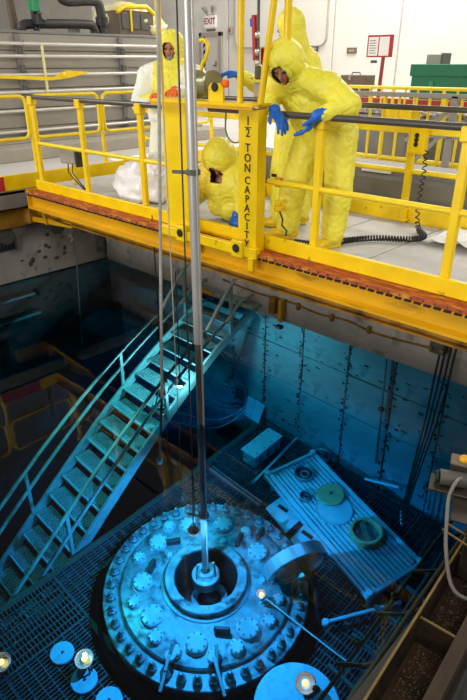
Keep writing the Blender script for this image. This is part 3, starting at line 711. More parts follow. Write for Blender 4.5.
# man standing behind
J = dict(head=(-3.72, 4.66, 1.735), neck=(-3.68, 4.72, 1.56), chest=(-3.65, 4.74, 1.34), hip=(-3.60, 4.75, .98),
         Lsh=(-3.58, 4.82, 1.46), Rsh=(-3.78, 4.56, 1.45), Lel=(-3.38, 4.75, 1.20), Lwr=(-3.40, 4.55, 1.10), Rel=(-3.83, 4.36, 1.25), Rwr=(-3.95, 4.25, 1.345),
         Lhp=(-3.52, 4.80, .92), Rhp=(-3.68, 4.68, .92), Lkn=(-3.50, 4.66, .50), Rkn=(-3.62, 4.52, .50), Lan=(-3.44, 4.58, .06), Ran=(-3.50, 4.36, .06))
person('yellow hooded person standing behind the leaning one, blue gloved hand reaching left', J, (-.86, -.50, -.08), (0, 0, 1), M['suit'], M['glove'],
       [(J['Rwr'], J['Rel'], (-4.05, 4.17, 1.36), (-.25, -.25, -.8), (.5, -.7, .3), .35), (J['Lwr'], J['Lel'], (-3.42, 4.46, 1.06), (-.5, 0, -.6), (-.5, -.5, .5), .5)],
       [(J['Lan'], (-.7, -.7, 0)), (J['Ran'], (-.8, -.45, 0))], seed=4.1, fat=.84)
# crouching man between the columns
J = dict(head=(-3.985, 4.00, .60), neck=(-3.99, 4.13, .54), chest=(-4.0, 4.13, .40), hip=(-4.0, 4.24, .22),
         Lsh=(-3.77, 4.14, .47), Rsh=(-4.23, 4.12, .46), Lel=(-3.72, 4.06, .28), Lwr=(-3.735, 3.98, .14), Rel=(-4.33, 4.04, .26), Rwr=(-4.36, 3.98, .13),
         Lhp=(-3.90, 4.28, .20), Rhp=(-4.10, 4.28, .20), Lkn=(-3.91, 4.10, .17), Rkn=(-4.09, 4.09, .17), Lan=(-3.88, 4.40, .10), Ran=(-4.12, 4.40, .10))
person('yellow hooded person crouching on the deck between the two hoist columns', J, (.16, -.58, -.78), (0, -.8, .6), M['suit'], M['glove'],
       [(J['Lwr'], J['Lel'], (-3.72, 3.93, .02), (0, .6, -.4), (-.8, -.3, 0), .3), (J['Rwr'], J['Rel'], (-4.36, 3.93, .02), (0, .6, -.4), (.8, -.3, 0), .3)],
       [(J['Lan'], (0, -1, 0)), (J['Ran'], (0, -1, 0))], seed=7.7, hood=(.170, .175, .180), fat=1.28, lf=.9)
# man at left with a beard
J = dict(head=(-5.27, 4.58, 1.59), neck=(-5.32, 4.62, 1.42), chest=(-5.36, 4.63, 1.22), hip=(-5.42, 4.66, .90),
         Lsh=(-5.08, 4.76, 1.31), Rsh=(-5.58, 4.48, 1.31), Lel=(-4.80, 4.46, 1.16), Lwr=(-4.60, 4.02, 1.20), Rel=(-5.46, 4.24, 1.04), Rwr=(-4.86, 3.98, 1.13),
         Lhp=(-5.33, 4.72, .86), Rhp=(-5.51, 4.62, .86), Lkn=(-5.26, 4.60, .48), Rkn=(-5.46, 4.48, .48), Lan=(-5.24, 4.56, .06), Ran=(-5.46, 4.44, .06))
person('bearded person in white coverall and yellow hood behind the left hoist column', J, (.45, -.87, -.18), (0, 0, 1), M['suitpale'], M['gloveorange'],
       [(J['Lwr'], J['Lel'], (-4.47, 3.88, 1.20), (0, 0, -1), (-.7, -.4, 0), .3), (J['Rwr'], J['Rel'], (-4.68, 3.86, 1.185), (0, 0, -1), (.5, .5, 0), .5)],
       [(J['Lan'], (.2, -1, 0)), (J['Ran'], (0, -1, 0))], beard=True, seed=9.9, sleeve=M['suitpale'], hoodm=M['suit'], fat=1.15, hood=(.140, .150, .165))

# ---------------------------------------------------------------- hanging pole and ropes over the vessel
PX, PY = -3.22, 2.96
t = thing('handling_pole', 'long grey tubular handling pole reaching down into the vessel opening', 'pole', (PX, PY, -4.6))
MB().tube([(PX, PY, -.69), (PX, PY, 3.2)], .040, 14).build('upper_tube', M['tube'], t)
MB().tube([(PX, PY, -4.35), (PX, PY, -.69)], .033, 14).build('lower_tube', M['tubedark'], t, 'lower tube coloured darker for the dimness below water')  # the light change at the waterline is put into this tube's colour
MB().tube([(PX + .048, PY - .01, -4.3), (PX + .048, PY - .01, 3.2)], .009, 8).build('control_rod', M['tube'], t)
MB().ring((PX, PY, -4.62), .05, .15, .14, 24).ring((PX, PY, -4.5), .045, .10, .10, 24).build('gripper_head', M['steel'], t)
for k in range(3):
    q = 2 * PI * k / 3 + .4
    MB().beam((PX + .09 * math.cos(q), PY + .09 * math.sin(q), -4.2), (PX + .12 * math.cos(q), PY + .12 * math.sin(q), -4.55), .025, .02).build('gripper_finger', M['steel'], t)
for z in (.72, -3.3): MB().beam((PX - .12, PY - .10, z), (PX + .03, PY - .02, z), .02, .025, bev=.004).ring((PX, PY, z - .02), .04, .055, .04, 14).build('clamp_bracket', M['dkgrey'], t)
ropes = [(-3.632, 3.0, -3.0, .010, 'thick grey line hanging left of the broad yellow column', .024), (-3.30, 2.92, -3.6, .006, 'thin pale line hanging just left of the grey pole', .009), (-3.265, 3.02, -3.75, .011, 'grey guide cable hanging close beside the grey pole', .016), (-3.56, 2.99, -3.4, .01, 'thin chain line hanging beside the thick grey line', .008)]
for x, y, zb, r_, lab, rr in ropes:
    t = thing('hanging_line', lab, 'rope', (x, y, zb))
    lean = -.074 if rr > .02 else -.004
    xf = lambda z: x + lean * (1.0 - z)
    MB().tube([(xf(z), y, z) for z in (3.2, 1, -1.6, zb)], rr * .6, 6).build('line', M['rope'], t)
    MB().lathe([(.001, 0), (rr * 1.3, .01), (rr * 1.4, .07), (rr * .6, .10), (.001, .10)], (xf(zb), y, zb - .02), 10).build('line_weight', M['steel'], t)

# ---------------------------------------------------------------- reactor vessel
FZ = -4.62
rv = thing('reactor_vessel', 'large round bolted steel vessel head glowing blue under water', 'vessel', (VX, VY, -7.6))
MB().lathe([(VR + .05, -7.7), (VR + .05, FZ - .25), (VR + .02, FZ - .2), (VR + .02, FZ - .1)], (VX, VY, 0), 64).build('vessel_shell', M['vdark'], rv)
MB().ring((VX, VY, FZ - .16), .90, VR - .03, .16, 84).build('flange', M['head'], rv)
MB().lathe([(.905, -.05), (.905, .035), (.89, .05), (.70, .075), (.50, .085), (.47, .085), (.47, -.05)], (VX, VY, FZ), 84, closed=True).build('head_plate', M['head'], rv)
MB().ring((VX, VY, FZ + .06), .335, .435, .13, 72).build('hatch_ring', M['head'], rv, 'raised bright ring round the opening')
MB().lathe([(.475, FZ + .02), (.475, FZ + .10), (.44, FZ + .11), (.44, FZ + .02)], (VX, VY, 0), 64, closed=True).build('ring_base', M['stud'], rv)
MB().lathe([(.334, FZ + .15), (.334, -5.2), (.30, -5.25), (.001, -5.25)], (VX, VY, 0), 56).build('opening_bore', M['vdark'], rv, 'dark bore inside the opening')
MB().ring((VX + .02, VY + .02, -4.95), .13, .20, .06, 28).build('inner_socket', M['steel'], rv)
sme, sc_ = MB().lathe([(.001, 0), (.052, 0), (.052, .012), (.046, .016), (.046, .065), (.032, .072), (.032, .095), (.022, .102), (.022, .142), (.014, .15), (.001, .15)], (0, 0, 0), 10).mesh('stud', M['stud'])
NS = 42
for k in range(NS):
    q = 2 * PI * (k + .3) / NS
    o = link('stud', sme, (VX + 1.0 * math.cos(q), VY + 1.0 * math.sin(q), FZ + .062), rv); o.rotation_euler.z = random.uniform(0, 1)
covers = [(-4.014, 3.123, .072), (-3.863, 3.291, .100), (-3.926, 2.882, .105), (-3.931, 2.601, .066), (-3.655, 2.429, .105), (-3.565, 3.579, .105), (-3.307, 3.70, .064),
          (-3.009, 3.582, .108), (-2.737, 3.346, .045), (-2.554, 3.189, .045), (-3.538, 2.225, .071), (-3.283, 2.251, .115), (-3.089, 2.14, .074), (-2.749, 2.376, .108), (-2.54, 2.417, .066),
          (-2.835, 2.185, .058), (-2.482, 2.836, .112), (-2.435, 2.622, .074), (-2.468, 3.297, .06), (-2.562, 3.167, .05), (-2.385, 3.052, .069), (-3.40, 3.42, .05), (-3.70, 2.86, .04)]
for x, y, r_ in covers:
    x = VX + (x - VX) * .97; y = VY + (y - VY) * .97
    cz = FZ + .06; h_ = .04 + r_ * .25
    cv = MB().lathe([(r_ * 1.08, 0), (r_ * 1.08, .012), (r_, .014), (r_, h_ - .01), (r_ - .01, h_), (r_ * .55, h_ + .004), (.001, h_ + .006)], (x, y, cz), 24).build('nozzle_cover', M['cover'], rv)
    bo = MB(); nb = 8 if r_ > .06 else 6
    for k in range(nb):
        q = 2 * PI * k / nb + x * 9; bo.disc((x + r_ * .80 * math.cos(q), y + r_ * .80 * math.sin(q), cz + h_ - .004), r_ * .085 + .003, .016, 6)
    bo.build('bolt_circle', M['stud'], cv)
for x, y, a in ((-3.699, 2.621, .5), (-3.773, 2.995, -.6), (-3.26, 3.526, .4), (-2.66, 2.639, -.9), (-3.14, 3.75, .2)):
    L1 = MB().box((x, y, FZ + .13), (.045, .16, .10), rz=a, bev=.012).build('lifting_lug', M['vdark'], rv)
    MB().box((x, y, FZ + .068), (.09, .20, .02), rz=a, bev=.005).build('lug_base', M['head'], L1)
t = thing('open_cover', 'thick round steel cover tilted up on the right edge of the vessel', 'cover', (-2.40, 3.55, -4.5))
ax = Vector((.90, -.40, -.16)).normalized(); cc = Vector((-2.50, 3.58, -4.20))
MB().lathe([(.001, -.09), (.32, -.09), (.35, -.075), (.35, .06), (.325, .07), (.29, .07), (.28, .035), (.001, .035)], cc, 48, ax).build('cover_disc', M['steel'], t)
bo = MB(); a_, b_, d_ = frame_of(ax)
for k in range(14):
    q = 2 * PI * k / 14; bo.disc(cc + (a_ * math.cos(q) + b_ * math.sin(q)) * .31 + d_ * .062, .016, .012, 8, ax)
bo.build('bolt_holes', M['vdark'], t)
MB().tube([(-2.46, 3.62, -4.2), (-2.22, 3.58, -4.4), (-2.10, 3.50, GZ + .02)], .035, 10).build('hinge_post', M['vdark'], t)
MB().beam((-2.60, 3.66, -4.12), (-2.50, 3.62, -4.48), .06, .05, bev=.008).build('hinge_arm', M['stud'], t)
for i, (p, q, lab) in enumerate((((-2.83, 2.12, -4.44), (-2.70, 1.88, -4.62), 'pale lever clamp at the front rim of the vessel, left one'), ((-2.53, 2.39, -4.44), (-2.25, 2.26, -4.62), 'pale lever clamp at the front rim of the vessel, right one'))):
    t = thing('lever_clamp', lab, 'clamp', (p[0], p[1], FZ + .06)); p = Vector(p); q = Vector(q)
    MB().beam(p + Vector((-.05, .09, .03)), p.lerp(q, .35), .035, .025, bev=.005).build('jaw', M['stud'], t)
    MB().beam(p.lerp(q, .05) + Vector((0, 0, .03)), q + Vector((0, 0, .02)), .03, .018, bev=.004).build('lever', M['plate'], t)
    MB().disc(p - Vector((0, 0, .06)), .055, .05, 14).build('swivel', M['cover'], t)

# drop lamps
def drop_lamp(x, y, z, label, s=1.0, top=None, bright='glow', tilt=(0, 0, 1)):
    t = thing('drop_lamp', label, 'lamp', (x, y, z)); c = Vector((x, y, z)); ax = Vector(tilt).normalized()
    MB().lathe([(.052 * s, .02 * s), (.060 * s, .03 * s), (.030 * s, .085 * s), (.022 * s, .13 * s), (.001, .135 * s)], c, 16, ax).build('lamp_shade', M['steel'], t)
    MB().lathe([(.001, -.005 * s), (.018 * s, .0), (.026 * s, .02 * s), (.020 * s, .05 * s), (.001, .055 * s)], c + ax * .03 * s, 12, ax).build('bulb', M[bright], t)
    MB().tube(arc(c - ax * .02 * s, .05 * s, 0, 2 * PI, 16, (1, 0, 0), (0, 1, 0))[:-1], .004, 5, closed=True).build('guard_ring', M['steel'], t)
    if top: MB().tube([c + ax * .13 * s, Vector(top)], .006, 6).build('lamp_cable', M['black'], t)
    return t
drop_lamp(-3.13, 2.74, -3.28, 'small bright drop lamp beside the pole above the vessel', 1.0, (-3.14, 2.80, 3.0))
drop_lamp(-4.60, 3.90, -2.60, 'bright drop lamp hanging by the right stringer of the stair', 1.2, (-4.58, 3.9, -.6))
def glint_shape(x, y, z, label):  # lamp shape standing in for ceiling lights mirrored on the water
    t = thing('water_glint', label, 'lamp', (x, y, z)); c = Vector((x, y, z))
    MB().lathe([(.02, -.03), (.07, -.02), (.095, .05), (.088, .06), (.06, .0), (.001, -.005)], c, 20, (0.1, -.3, 1)).build('glint_dish', M['steel'], t)
    MB().ball(c + Vector((0, -.01, .045)), .030, 12, 8).build('bulb', M['glowsoft'], t)
    MB().tube([c + Vector((.09, 0, .03)), c + Vector((.10, .0, -.06)), c + Vector((.0, .0, GZ - z + .0)), c + Vector((-.10, 0, -.06)), c + Vector((-.09, 0, .03))], .010, 6).build('bracket', M['stud'], t)
glint_shape(-3.47, 1.60, -4.72, 'lamp shaped glint of a mirrored ceiling light on the grating between two pale discs')
glint_shape(-3.98, 1.03, -4.72, 'lamp shaped glint of a mirrored ceiling light at the far left edge beside the stair foot')
glint_shape(-1.74, 2.77, -4.42, 'lamp shaped glint of a mirrored ceiling light over the large pale disc at the bottom')
t = thing('rod_glint', 'lamp shaped glint of a mirrored ceiling light, on a thin rod resting at the right side of the vessel', 'lamp', (-2.60, 3.16, -4.4))  # its glowing end stands in for a ceiling light's reflection on the water
MB().lathe([(.02, -.03), (.045, -.02), (.055, .04), (.048, .045), (.03, .0), (.001, -.005)], (-2.60, 3.16, -4.42), 16, (0, -.3, 1)).build('glint_dish', M['steel'], t); MB().ball((-2.60, 3.15, -4.385), .022, 10, 8).build('bulb', M['glow'], t)
MB().tube([(-2.57, 3.15, -4.40), (-1.77, 3.18, -4.42), (-1.5, 3.19, -4.42)], .009, 6).build('rod', M['stair'], t)

# large pale disc near the bottom edge, and the small discs on the grating
t = thing('pale_disc', 'large pale blue flat disc at the bottom right of the vessel', 'disc', (-1.70, 2.62, -4.5))
MB().disc((-1.70, 2.60, -4.53), .38, .045, 48).build('plate', M['disc'], t); MB().disc((-1.70, 2.60, GZ + .005), .12, .33, 18).build('pedestal', M['stud'], t)
for (x, y, r_), lab in zip(((-3.737, 1.50, .115), (-3.373, 1.505, .125), (-3.06, 1.56, .125)), ('pale perforated disc on the grating nearest the stair', 'pale disc on the grating in front of the lamp shaped glint', 'pale disc on the grating cut by the bottom edge')):
    t = thing('floor_disc', lab, 'disc', (x, y, GZ), 'pale discs on the grating')
    MB().ring((x, y, GZ + .006), .014, r_, .025, 28).build('plate', M['disc'], t); MB().disc((x, y, GZ + .004), .014, .012, 10).build('centre_hole', M['vdark'], t)

# ---------------------------------------------------------------- items on the grating behind the vessel
t = thing('storage_box', 'pale oblong steel box on the grating by the far wall', 'box', (-4.12, 4.91, GZ))
MB().box((-4.12, 4.91, -4.705), (.22, .54, .27), bev=.012).build('body', M['box'], t); MB().box((-4.12, 4.91, -4.56), (.26, .58, .03), bev=.008).build('lid', M['plate'], t)
for y in (4.64, 5.18): MB().tube([(-4.18, y, -4.66), (-4.18, y + (y - 4.91) * .18, -4.66), (-4.06, y + (y - 4.91) * .18, -4.66), (-4.06, y, -4.66)], .012, 6).build('handle', M['stud'], t)
for y in (4.75, 4.91, 5.07): MB().span((-4.008, y - .02, -4.82), (-3.995, y + .02, -4.58)).build('rib', M['stud'], t)
bo = MB()
for y in (4.7, 4.85, 5.0, 5.13):
    for x in (-4.21, -4.03): bo.disc((x, y, -4.545), .012, .01, 6)
bo.build('lid_bolts', M['stud'], t)
t = thing('leaning_panel', 'flat pale panel leaning on the far wall', 'panel', (-4.72, 5.46, GZ))
MB().beam((-4.73, 5.33, GZ + .01), (-4.73, 5.465, -4.46), .36, .012, bev=.003).build('sheet', M['plate'], t); MB().beam((-4.73, 5.325, GZ + .02), (-4.73, 5.46, -4.465), .05, .015).build('rib', M['box'], t)
t = thing('leaning_panel', 'darker square panel on the far wall beside the pale one', 'panel', (-5.05, 5.46, GZ))
MB().box((-5.02, 5.45, -4.52), (.22, .03, .34), bev=.006).build('sheet', M['stud'], t); MB().box((-5.02, 5.43, -4.52), (.16, .02, .26), bev=.006).build('inset', M['poolwall'], t)
t = thing('looped_hose', 'dark hose looping down the far wall onto the grating', 'hose', (-4.9, 5.3, GZ))
MB().tube(spline([V(p) for p in ((-5.5, 4.2, -4.2), (-5.09, 4.85, -4.75), (-4.92, 5.15, -4.76), (-4.86, 5.36, -4.62), (-4.92, 5.43, -4.3), (-5.12, 5.44, -3.95), (-5.45, 5.44, -3.6), (-5.9, 5.44, -3.0))], 6), .016, 8).build('hose', M['stud'], t)
MB().tube(spline([V(p) for p in ((-5.4, 4.1, -4.3), (-5.02, 4.72, -4.80), (-4.86, 5.05, -4.80), (-4.82, 5.3, -4.68))], 6), .012, 8).build('second_strand', M['stud'], t)
t = thing('long_bar', 'straight steel bar lying on the grating past the box', 'bar', (-3.92, 5.0, GZ))
MB().beam((-3.86, 4.42, GZ + .02), (-3.95, 5.48, GZ + .03), .035, .03, bev=.005).build('bar', M['plate'], t); MB().disc((-3.86, 4.44, GZ + .005), .035, .05, 10).build('end_eye', M['stud'], t)
for (pts, lab) in (((( -3.478, 4.245), (-3.446, 4.509), (-3.046, 4.476), (-3.057, 4.131)), 'pale flat plate on the grating between vessel and plank platform'), (((-2.97, 4.40), (-2.614, 4.39), (-2.66, 4.08), (-2.96, 4.07)), 'pale flat plate beside the open cover, partly hidden')):
    x = sum(p[0] for p in pts) / 4; y = sum(p[1] for p in pts) / 4
    t = thing('floor_plate', lab, 'plate', (x, y, GZ)); MB().prism(pts, (0, 0, .018), (0, 0, GZ + .006), (1, 0, 0), (0, 1, 0)).build('plate', M['plate'], t)
    MB().span((x - .13, y + .02, GZ + .023), (x + .02, y + .07, GZ + .028)).build('slot', M['vdark'], t)
t = thing('floor_channel', 'narrow steel channel on the grating behind the vessel', 'channel', (-3.9, 4.35, GZ))
MB().span((-4.45, 4.20, GZ + .004), (-3.55, 4.28, GZ + .05), bev=.006).build('channel', M['stud'], t); MB().span((-4.45, 4.225, GZ + .045), (-3.55, 4.255, GZ + .054)).build('groove', M['vdark'], t)

# plank platform
pz = -4.52; a0 = V((-3.66, 4.56)); a1 = V((-1.80, 4.00)); ud = (a1 - a0).normalized(); vd = V((-ud.y, ud.x)); PL = (a1 - a0).length; PW = .62
pf = thing('plank_platform', 'long pale slatted platform on the grating right of the vessel', 'platform', (-2.7, 4.6, GZ))
prz = math.atan2(ud.y, ud.x)
def pp(s, v, z=0): q = a0 + ud * s + vd * v; return V((q.x, q.y, pz + z))
nP = 11
for k in range(nP):
    wd = PW / nP; MB().box(pp(PL / 2, wd * (k + .5), random.uniform(-.003, .003)), (PL, wd - .016, .03), rz=prz, bev=.004).build('plank', M['plate'], pf)
for v in (-.035, PW + .035): MB().box(pp(PL / 2, v, .0), (PL + .04, .05, .07), rz=prz, bev=.006).build('side_rail', M['plate'], pf)
MB().box(pp(PL / 2, -.09, -.01), (PL + .04, .03, .05), rz=prz, bev=.005).build('outer_rail', M['box'], pf)
for s in (-.0, PL): MB().box(pp(s, PW / 2, -.02), (.05, PW + .16, .08), rz=prz, bev=.008).build('end_beam', M['box'], pf)
MB().tube([pp(.06, -.02, .06), pp(.06, PW, .06)], .018, 8).build('end_bar', M['stud'], pf)
for s in (.05, PL - .05):
    for v in (0, PW): MB().tube([pp(s, v, -.03), pp(s, v, GZ - pz)], .028, 8).build('leg', M['box'], pf)
for s in (.0, PL):
    for v in (-.06, PW + .03): MB().disc(pp(s, v, .02), .04, .05, 10).build('corner_knob', M['box'], pf)
pzt = pz + .018
def ringobj(name, s, v, r_, lab, cat, kind):
    c = pp(s, v); t = thing(name, lab, cat, (c.x, c.y, pzt))
    if kind == 'hole':
        MB().ring((c.x, c.y, pzt), r_ * .82, r_, .07, 32).build('rim', M['stud'], t); MB().disc((c.x, c.y, pzt), r_ * .81, .02, 28).build('base', M['vdark'], t); MB().ring((c.x + .1 * r_, c.y, pzt + .03), r_ * .3, r_ * .5, .02, 20).build('inner_ring', M['stud'], t)
    elif kind == 'lid':
        MB().disc((c.x, c.y, pzt), r_, .05, 36).build('lid', M['tan'], t); MB().disc((c.x, c.y, pzt + .05), .016, .03, 10).build('knob', M['vdark'], t); MB().ring((c.x, c.y, pzt + .048), r_ * .86, r_ * .93, .006, 36).build('groove_ring', M['stud'], t)
    elif kind == 'ring':
        MB().ring((c.x, c.y, pzt), r_ * .9, r_, .012, 40).build('rim', M['cover'], t); MB().disc((c.x, c.y, pzt), r_ * .9, .006, 36).build('sheet', M['plate'], t)
    else:
        MB().ring((c.x, c.y, pzt), r_ * .80, r_, .12, 36).build('rim', M['tan'], t); MB().disc((c.x, c.y, pzt), r_ * .79, .03, 30).build('base', M['stud'], t); MB().beam((c.x - r_ * .6, c.y + r_ * .4, pzt + .06), (c.x + r_ * .5, c.y - r_ * .5, pzt + .06), .06, .05).build('cross_bar', M['brownbox'], t)
def sv(x, y): q = V((x, y)) - a0; return q.dot(ud), q.dot(vd)
for nm, x, y, r_, lab, cat, kd in (('round_bucket', -3.32, 4.80, .13, 'dark round bucket at the far end of the plank platform', 'bucket', 'hole'), ('large_tray', -2.72, 4.60, .225, 'large pale round tray on the platform beneath the tan lid', 'tray', 'ring'),
                                   ('round_basket', -2.24, 4.54, .185, 'tan round basket on the near half of the plank platform', 'basket', 'basket'), ('small_cap', -3.08, 4.52, .075, 'small round cap between bucket and tan lid on the platform', 'cap', 'hole')):
    s_, v_ = sv(x, y); ringobj(nm, s_, v_, r_, lab, cat, kd)
c_ = (-2.87, 4.74); t = thing('tan_disc', 'flat tan round lid with centre knob lying on the large tray', 'lid', (c_[0], c_[1], pzt + .014))
MB().disc((c_[0], c_[1], pzt + .014), .165, .045, 36).build('lid_plate', M['tan'], t); MB().disc((c_[0], c_[1], pzt + .059), .014, .03, 10).build('knob', M['vdark'], t)
t = thing('steel_hoop', 'steel hoop standing on the grating against the far wall', 'hoop', (-3.45, 5.38, GZ))
MB().ring((-3.44, 5.40, GZ + .13), .10, .13, .05, 30, (.3, -1, .25)).build('hoop', M['stud'], t); MB().box((-3.44, 5.38, GZ + .015), (.12, .08, .02), bev=.004).build('foot', M['stud'], t)
t = thing('resting_rod', 'pale blue rod lying slanted at the right of the grating', 'rod', (-1.8, 3.85, -4.7))
MB().tube([(-2.03, 3.50, -4.72), (-1.58, 4.20, -4.72)], .022, 8).build('rod', M['plate'], t); MB().disc((-2.03, 3.50, -4.75), .04, .06, 10).build('end_fitting', M['plate'], t)
t = thing('level_rod', 'pale rod lying level beneath the far wall cables', 'rod', (-2.45, 5.3, -4.55))
MB().tube([(-2.75, 5.33, -4.62), (-2.30, 5.40, -4.48)], .02, 8).build('rod', M['plate'], t); MB().disc((-2.30, 5.40, -4.50), .03, .05, 10).build('end_fitting', M['stud'], t)
t = thing('upright_pipe', 'thin upright pipe with a valve knob on the far wall', 'pipe', (-2.71, 5.42, -4.6))
MB().tube([(-2.73, 5.44, -1.75), (-2.69, 5.44, -4.3)], .014, 8).build('pipe', M['stud'], t); MB().ball((-2.70, 5.42, -3.0), .045, 10, 8).build('valve_knob', M['vdark'], t)
for k in range(4):
    x = -2.02 + k * .05; lab = ('leftmost dark cable hanging on the far wall from the clamp', 'second dark cable hanging on the far wall from the clamp', 'third dark cable hanging on the far wall from the clamp', 'rightmost dark cable hanging on the far wall from the clamp')[k]
    t = thing('hanging_cable', lab, 'cable', (x, 5.3, -1.0))
    MB().tube([(x, 5.20, -.75), (x - .02, 5.17, -1.5), (x - .06, 5.25 - k * .03, -2.5), (x - .09 - .02 * k, 5.1 - .05 * k, -4.5)], .011, 6).build('cable', M['black'], t); MB().lathe([(.001, 0), (.02, .01), (.02, .06), (.001, .07)], (x - .09 - .02 * k, 5.1 - .05 * k, -4.55), 8).build('cable_end', M['stud'], t)
t = thing('cable_clamp', 'rusty clamp assembly holding cables on the concrete wall at right', 'clamp', (-2.05, 5.23, -1.13))
MB().box((-2.06, 5.20, -1.10), (.16, .10, .20), bev=.012).build('body', M['dkgrey'], t); MB().box((-2.1, 5.14, -1.00), (.06, .08, .05), bev=.008).build('white_tag', M['paper'], t)
for x in (-2.12, -2.0): MB().disc((x, 5.15, -1.14), .025, .03, 8, (0, -1, 0)).build('bolt', M['beamdark'], t)
t = thing('cable_clamp', 'dark bracket with tag on the concrete wall near the right end', 'clamp', (-1.5, 5.23, -1.18))
MB().box((-1.62, 5.22, -1.14), (.10, .08, .16), bev=.012).build('body', M['dkgrey'], t); MB().box((-1.60, 5.16, -1.08), (.08, .03, .06), bev=.006).build('white_tag', M['ledge'], t)
t = thing('cable_clamp', 'yellow brown bracket on the concrete wall under the bridge middle', 'clamp', (-4.0, 5.23, -1.48))
MB().box((-4.26, 5.23, -1.30), (.10, .10, .22), bev=.012).build('body', M['beamdark'], t); MB().box((-4.12, 5.21, -1.33), (.06, .08, .30), bev=.01).build('yellow_arm', M['beam'], t); MB().box((-4.14, 5.21, -1.64), (.09, .08, .10), bev=.01).build('foot', M['black'], t)
t = thing('conduit_pipe', 'thin yellow stained conduit running along the concrete wall', 'conduit', (-3.2, 5.26, -1.28))
MB().tube(spline([V(p) for p in ((-5.2, 5.27, -1.20), (-4.6, 5.27, -1.23), (-4.0, 5.27, -1.21), (-3.6, 5.27, -1.24), (-3.2, 5.27, -1.21), (-2.8, 5.27, -1.25), (-2.2, 5.27, -1.21))], 5), .014, 6).build('conduit', M['beamdark'], t)
for x in (-3.9, -3.4, -2.9): MB().box((x, 5.27, -1.23), (.05, .05, .09), bev=.006).build('saddle', M['beamdark'], t)

# ---------------------------------------------------------------- submerged stair
SX0, SX1 = -5.50, -4.68
st = thing('pool_stair', 'steep submerged steel stair with grated treads going down at left', 'stair', (-5.09, 3.0, -5))
sz = lambda y: -3.776 + (y - 3.279) * 1.155
y0, y1 = -.2, 5.2
for x in (SX0 - .02, SX1 + .02): MB().beam((x, y0, sz(y0) - .05), (x, y1, sz(y1) - .05), .035, .17, bev=.005).build('stringer', M['stair'], st)
tm = MB(); tw = SX1 - SX0 - .04
for k in range(9): y = -.095 + k * .19 / 8; tm.span((-tw / 2, y - .0035, -.022), (tw / 2, y + .0035, 0))
for k in range(25): x = -tw / 2 + tw * k / 24; tm.span((x - .004, -.095, -.018), (x + .004, .095, -.002))
tme, _ = tm.mesh('tread', M['stair']); nme, _ = MB().span((-tw / 2, -.012, -.04), (tw / 2, .012, .006), bev=.004).mesh('nosing', M['plate'])
y = -.05
while y < 5.05:
    z = sz(y); o = link('tread', tme, ((SX0 + SX1) / 2, y + .095, z - .011), st); link('nosing', nme, ((SX0 + SX1) / 2, y - .01, z - .012), o); y += .209
for x in (SX0 - .03, SX1 + .03):
    for h_, nm in ((.95, 'handrail'), (.55, 'mid_rail')):
        pts = [V((x, y0, sz(y0) + h_)), V((x, 4.75, sz(4.75) + h_)), V((x, 5.0, sz(4.85) + h_ + .10)), V((x, 5.27, sz(4.85) + h_ + .14))]
        MB().tube(pts, .024, 8).build(nm, M['stair'], st)
    for y in (.7, 2.22, 3.72, 4.85): MB().beam((x, y, sz(y) - .03), (x, y, sz(y) + .95), .045, .03, bev=.004).build('post', M['stair'], st)
t = thing('stair_landing', 'grey landing plate with yellow edge at the stair top', 'landing', (-5.1, 5.3, -1.35))
MB().span((-5.7, 5.10, -1.40), (-4.5, 5.28, -1.36), bev=.004).build('plate', M['stair'], t); MB().span((-5.55, 5.07, -1.39), (-5.2, 5.10, -1.34), bev=.004).build('yellow_edge', M['beam'], t)
MB().beam((-5.6, 5.25, -1.38), (-5.6, 5.46, -1.9), .04, .04).build('bracket', M['stair'], t); MB().beam((-4.6, 5.25, -1.38), (-4.6, 5.46, -1.9), .04, .04).build('bracket', M['stair'], t)
t = thing('stair_clamp', 'black toothed clamp lying on the stair by the bright lamp', 'clamp', (-4.8, 3.6, -3.2))
for k in range(4): MB().ring((-4.86 + .05 * k, 3.70 + .03 * k, sz(3.72) + .03 + .03 * k), .02, .05, .03, 12, (.3, .2, 1)).build('ring', M['black'], t)
MB().tube([(-4.86, 3.70, sz(3.7) + .05), (-4.80, 3.80, -2.4), (-4.80, 3.80, .0)], .008, 6).build('cord', M['black'], t)
t = thing('diagonal_brace', 'dark diagonal brace pipe under the stair by the far wall', 'brace', (-4.6, 5.2, -3.5))
MB().tube([(-4.75, 5.30, -2.2), (-5.0, 5.42, -3.3), (-5.3, 5.42, -4.4)], .02, 8).build('pipe', M['stud'], t); MB().disc((-5.3, 5.42, -4.42), .05, .03, 10).build('foot', M['stud'], t)

# ---------------------------------------------------------------- left pool wall fittings
def wall_item(name, lab, cat, lo, hi, m, sub=None):
    t = thing(name, lab, cat, ((lo[0] + hi[0]) / 2, (lo[1] + hi[1]) / 2, lo[2])); MB().span(lo, hi, bev=.01).build('body', m, t); return t
structure('trim_1', MB().span((XL, YN, W + .02), (XL + .03, YF, -.64)), M['concrete'])
t = thing('vent_grille', 'dark slotted vent grille in the concrete left pool wall', 'vent', (XL + .05, 3.0, -.85))
MB().span((XL + .03, 2.6, -1.0), (XL + .045, 3.72, -.78)).build('recess', M['vdark'], t)
for k in range(24): MB().span((XL + .04, 2.62 + k * .046, -.99), (XL + .06, 2.637 + k * .046, -.79)).build('slat', M['dkgrey'], t)
t = thing('crane_rail', 'dark steel rail running along the left pool edge', 'rail', (XL + .1, 2.5, -.7))
MB().span((XL - .3, YN, -.62), (XL + .12, YF, -.58)).build('sole_plate', M['dkgrey'], t); MB().prism([(-.05, 0), (.05, 0), (.012, .02), (.012, .07), (.03, .075), (.03, .10), (-.03, .10), (-.03, .075), (-.012, .07), (-.012, .02)], (0, YF - YN, 0), (XL + .05, YN, -.58), (1, 0, 0), (0, 0, 1)).build('rail_head', M['beamdark'], t)
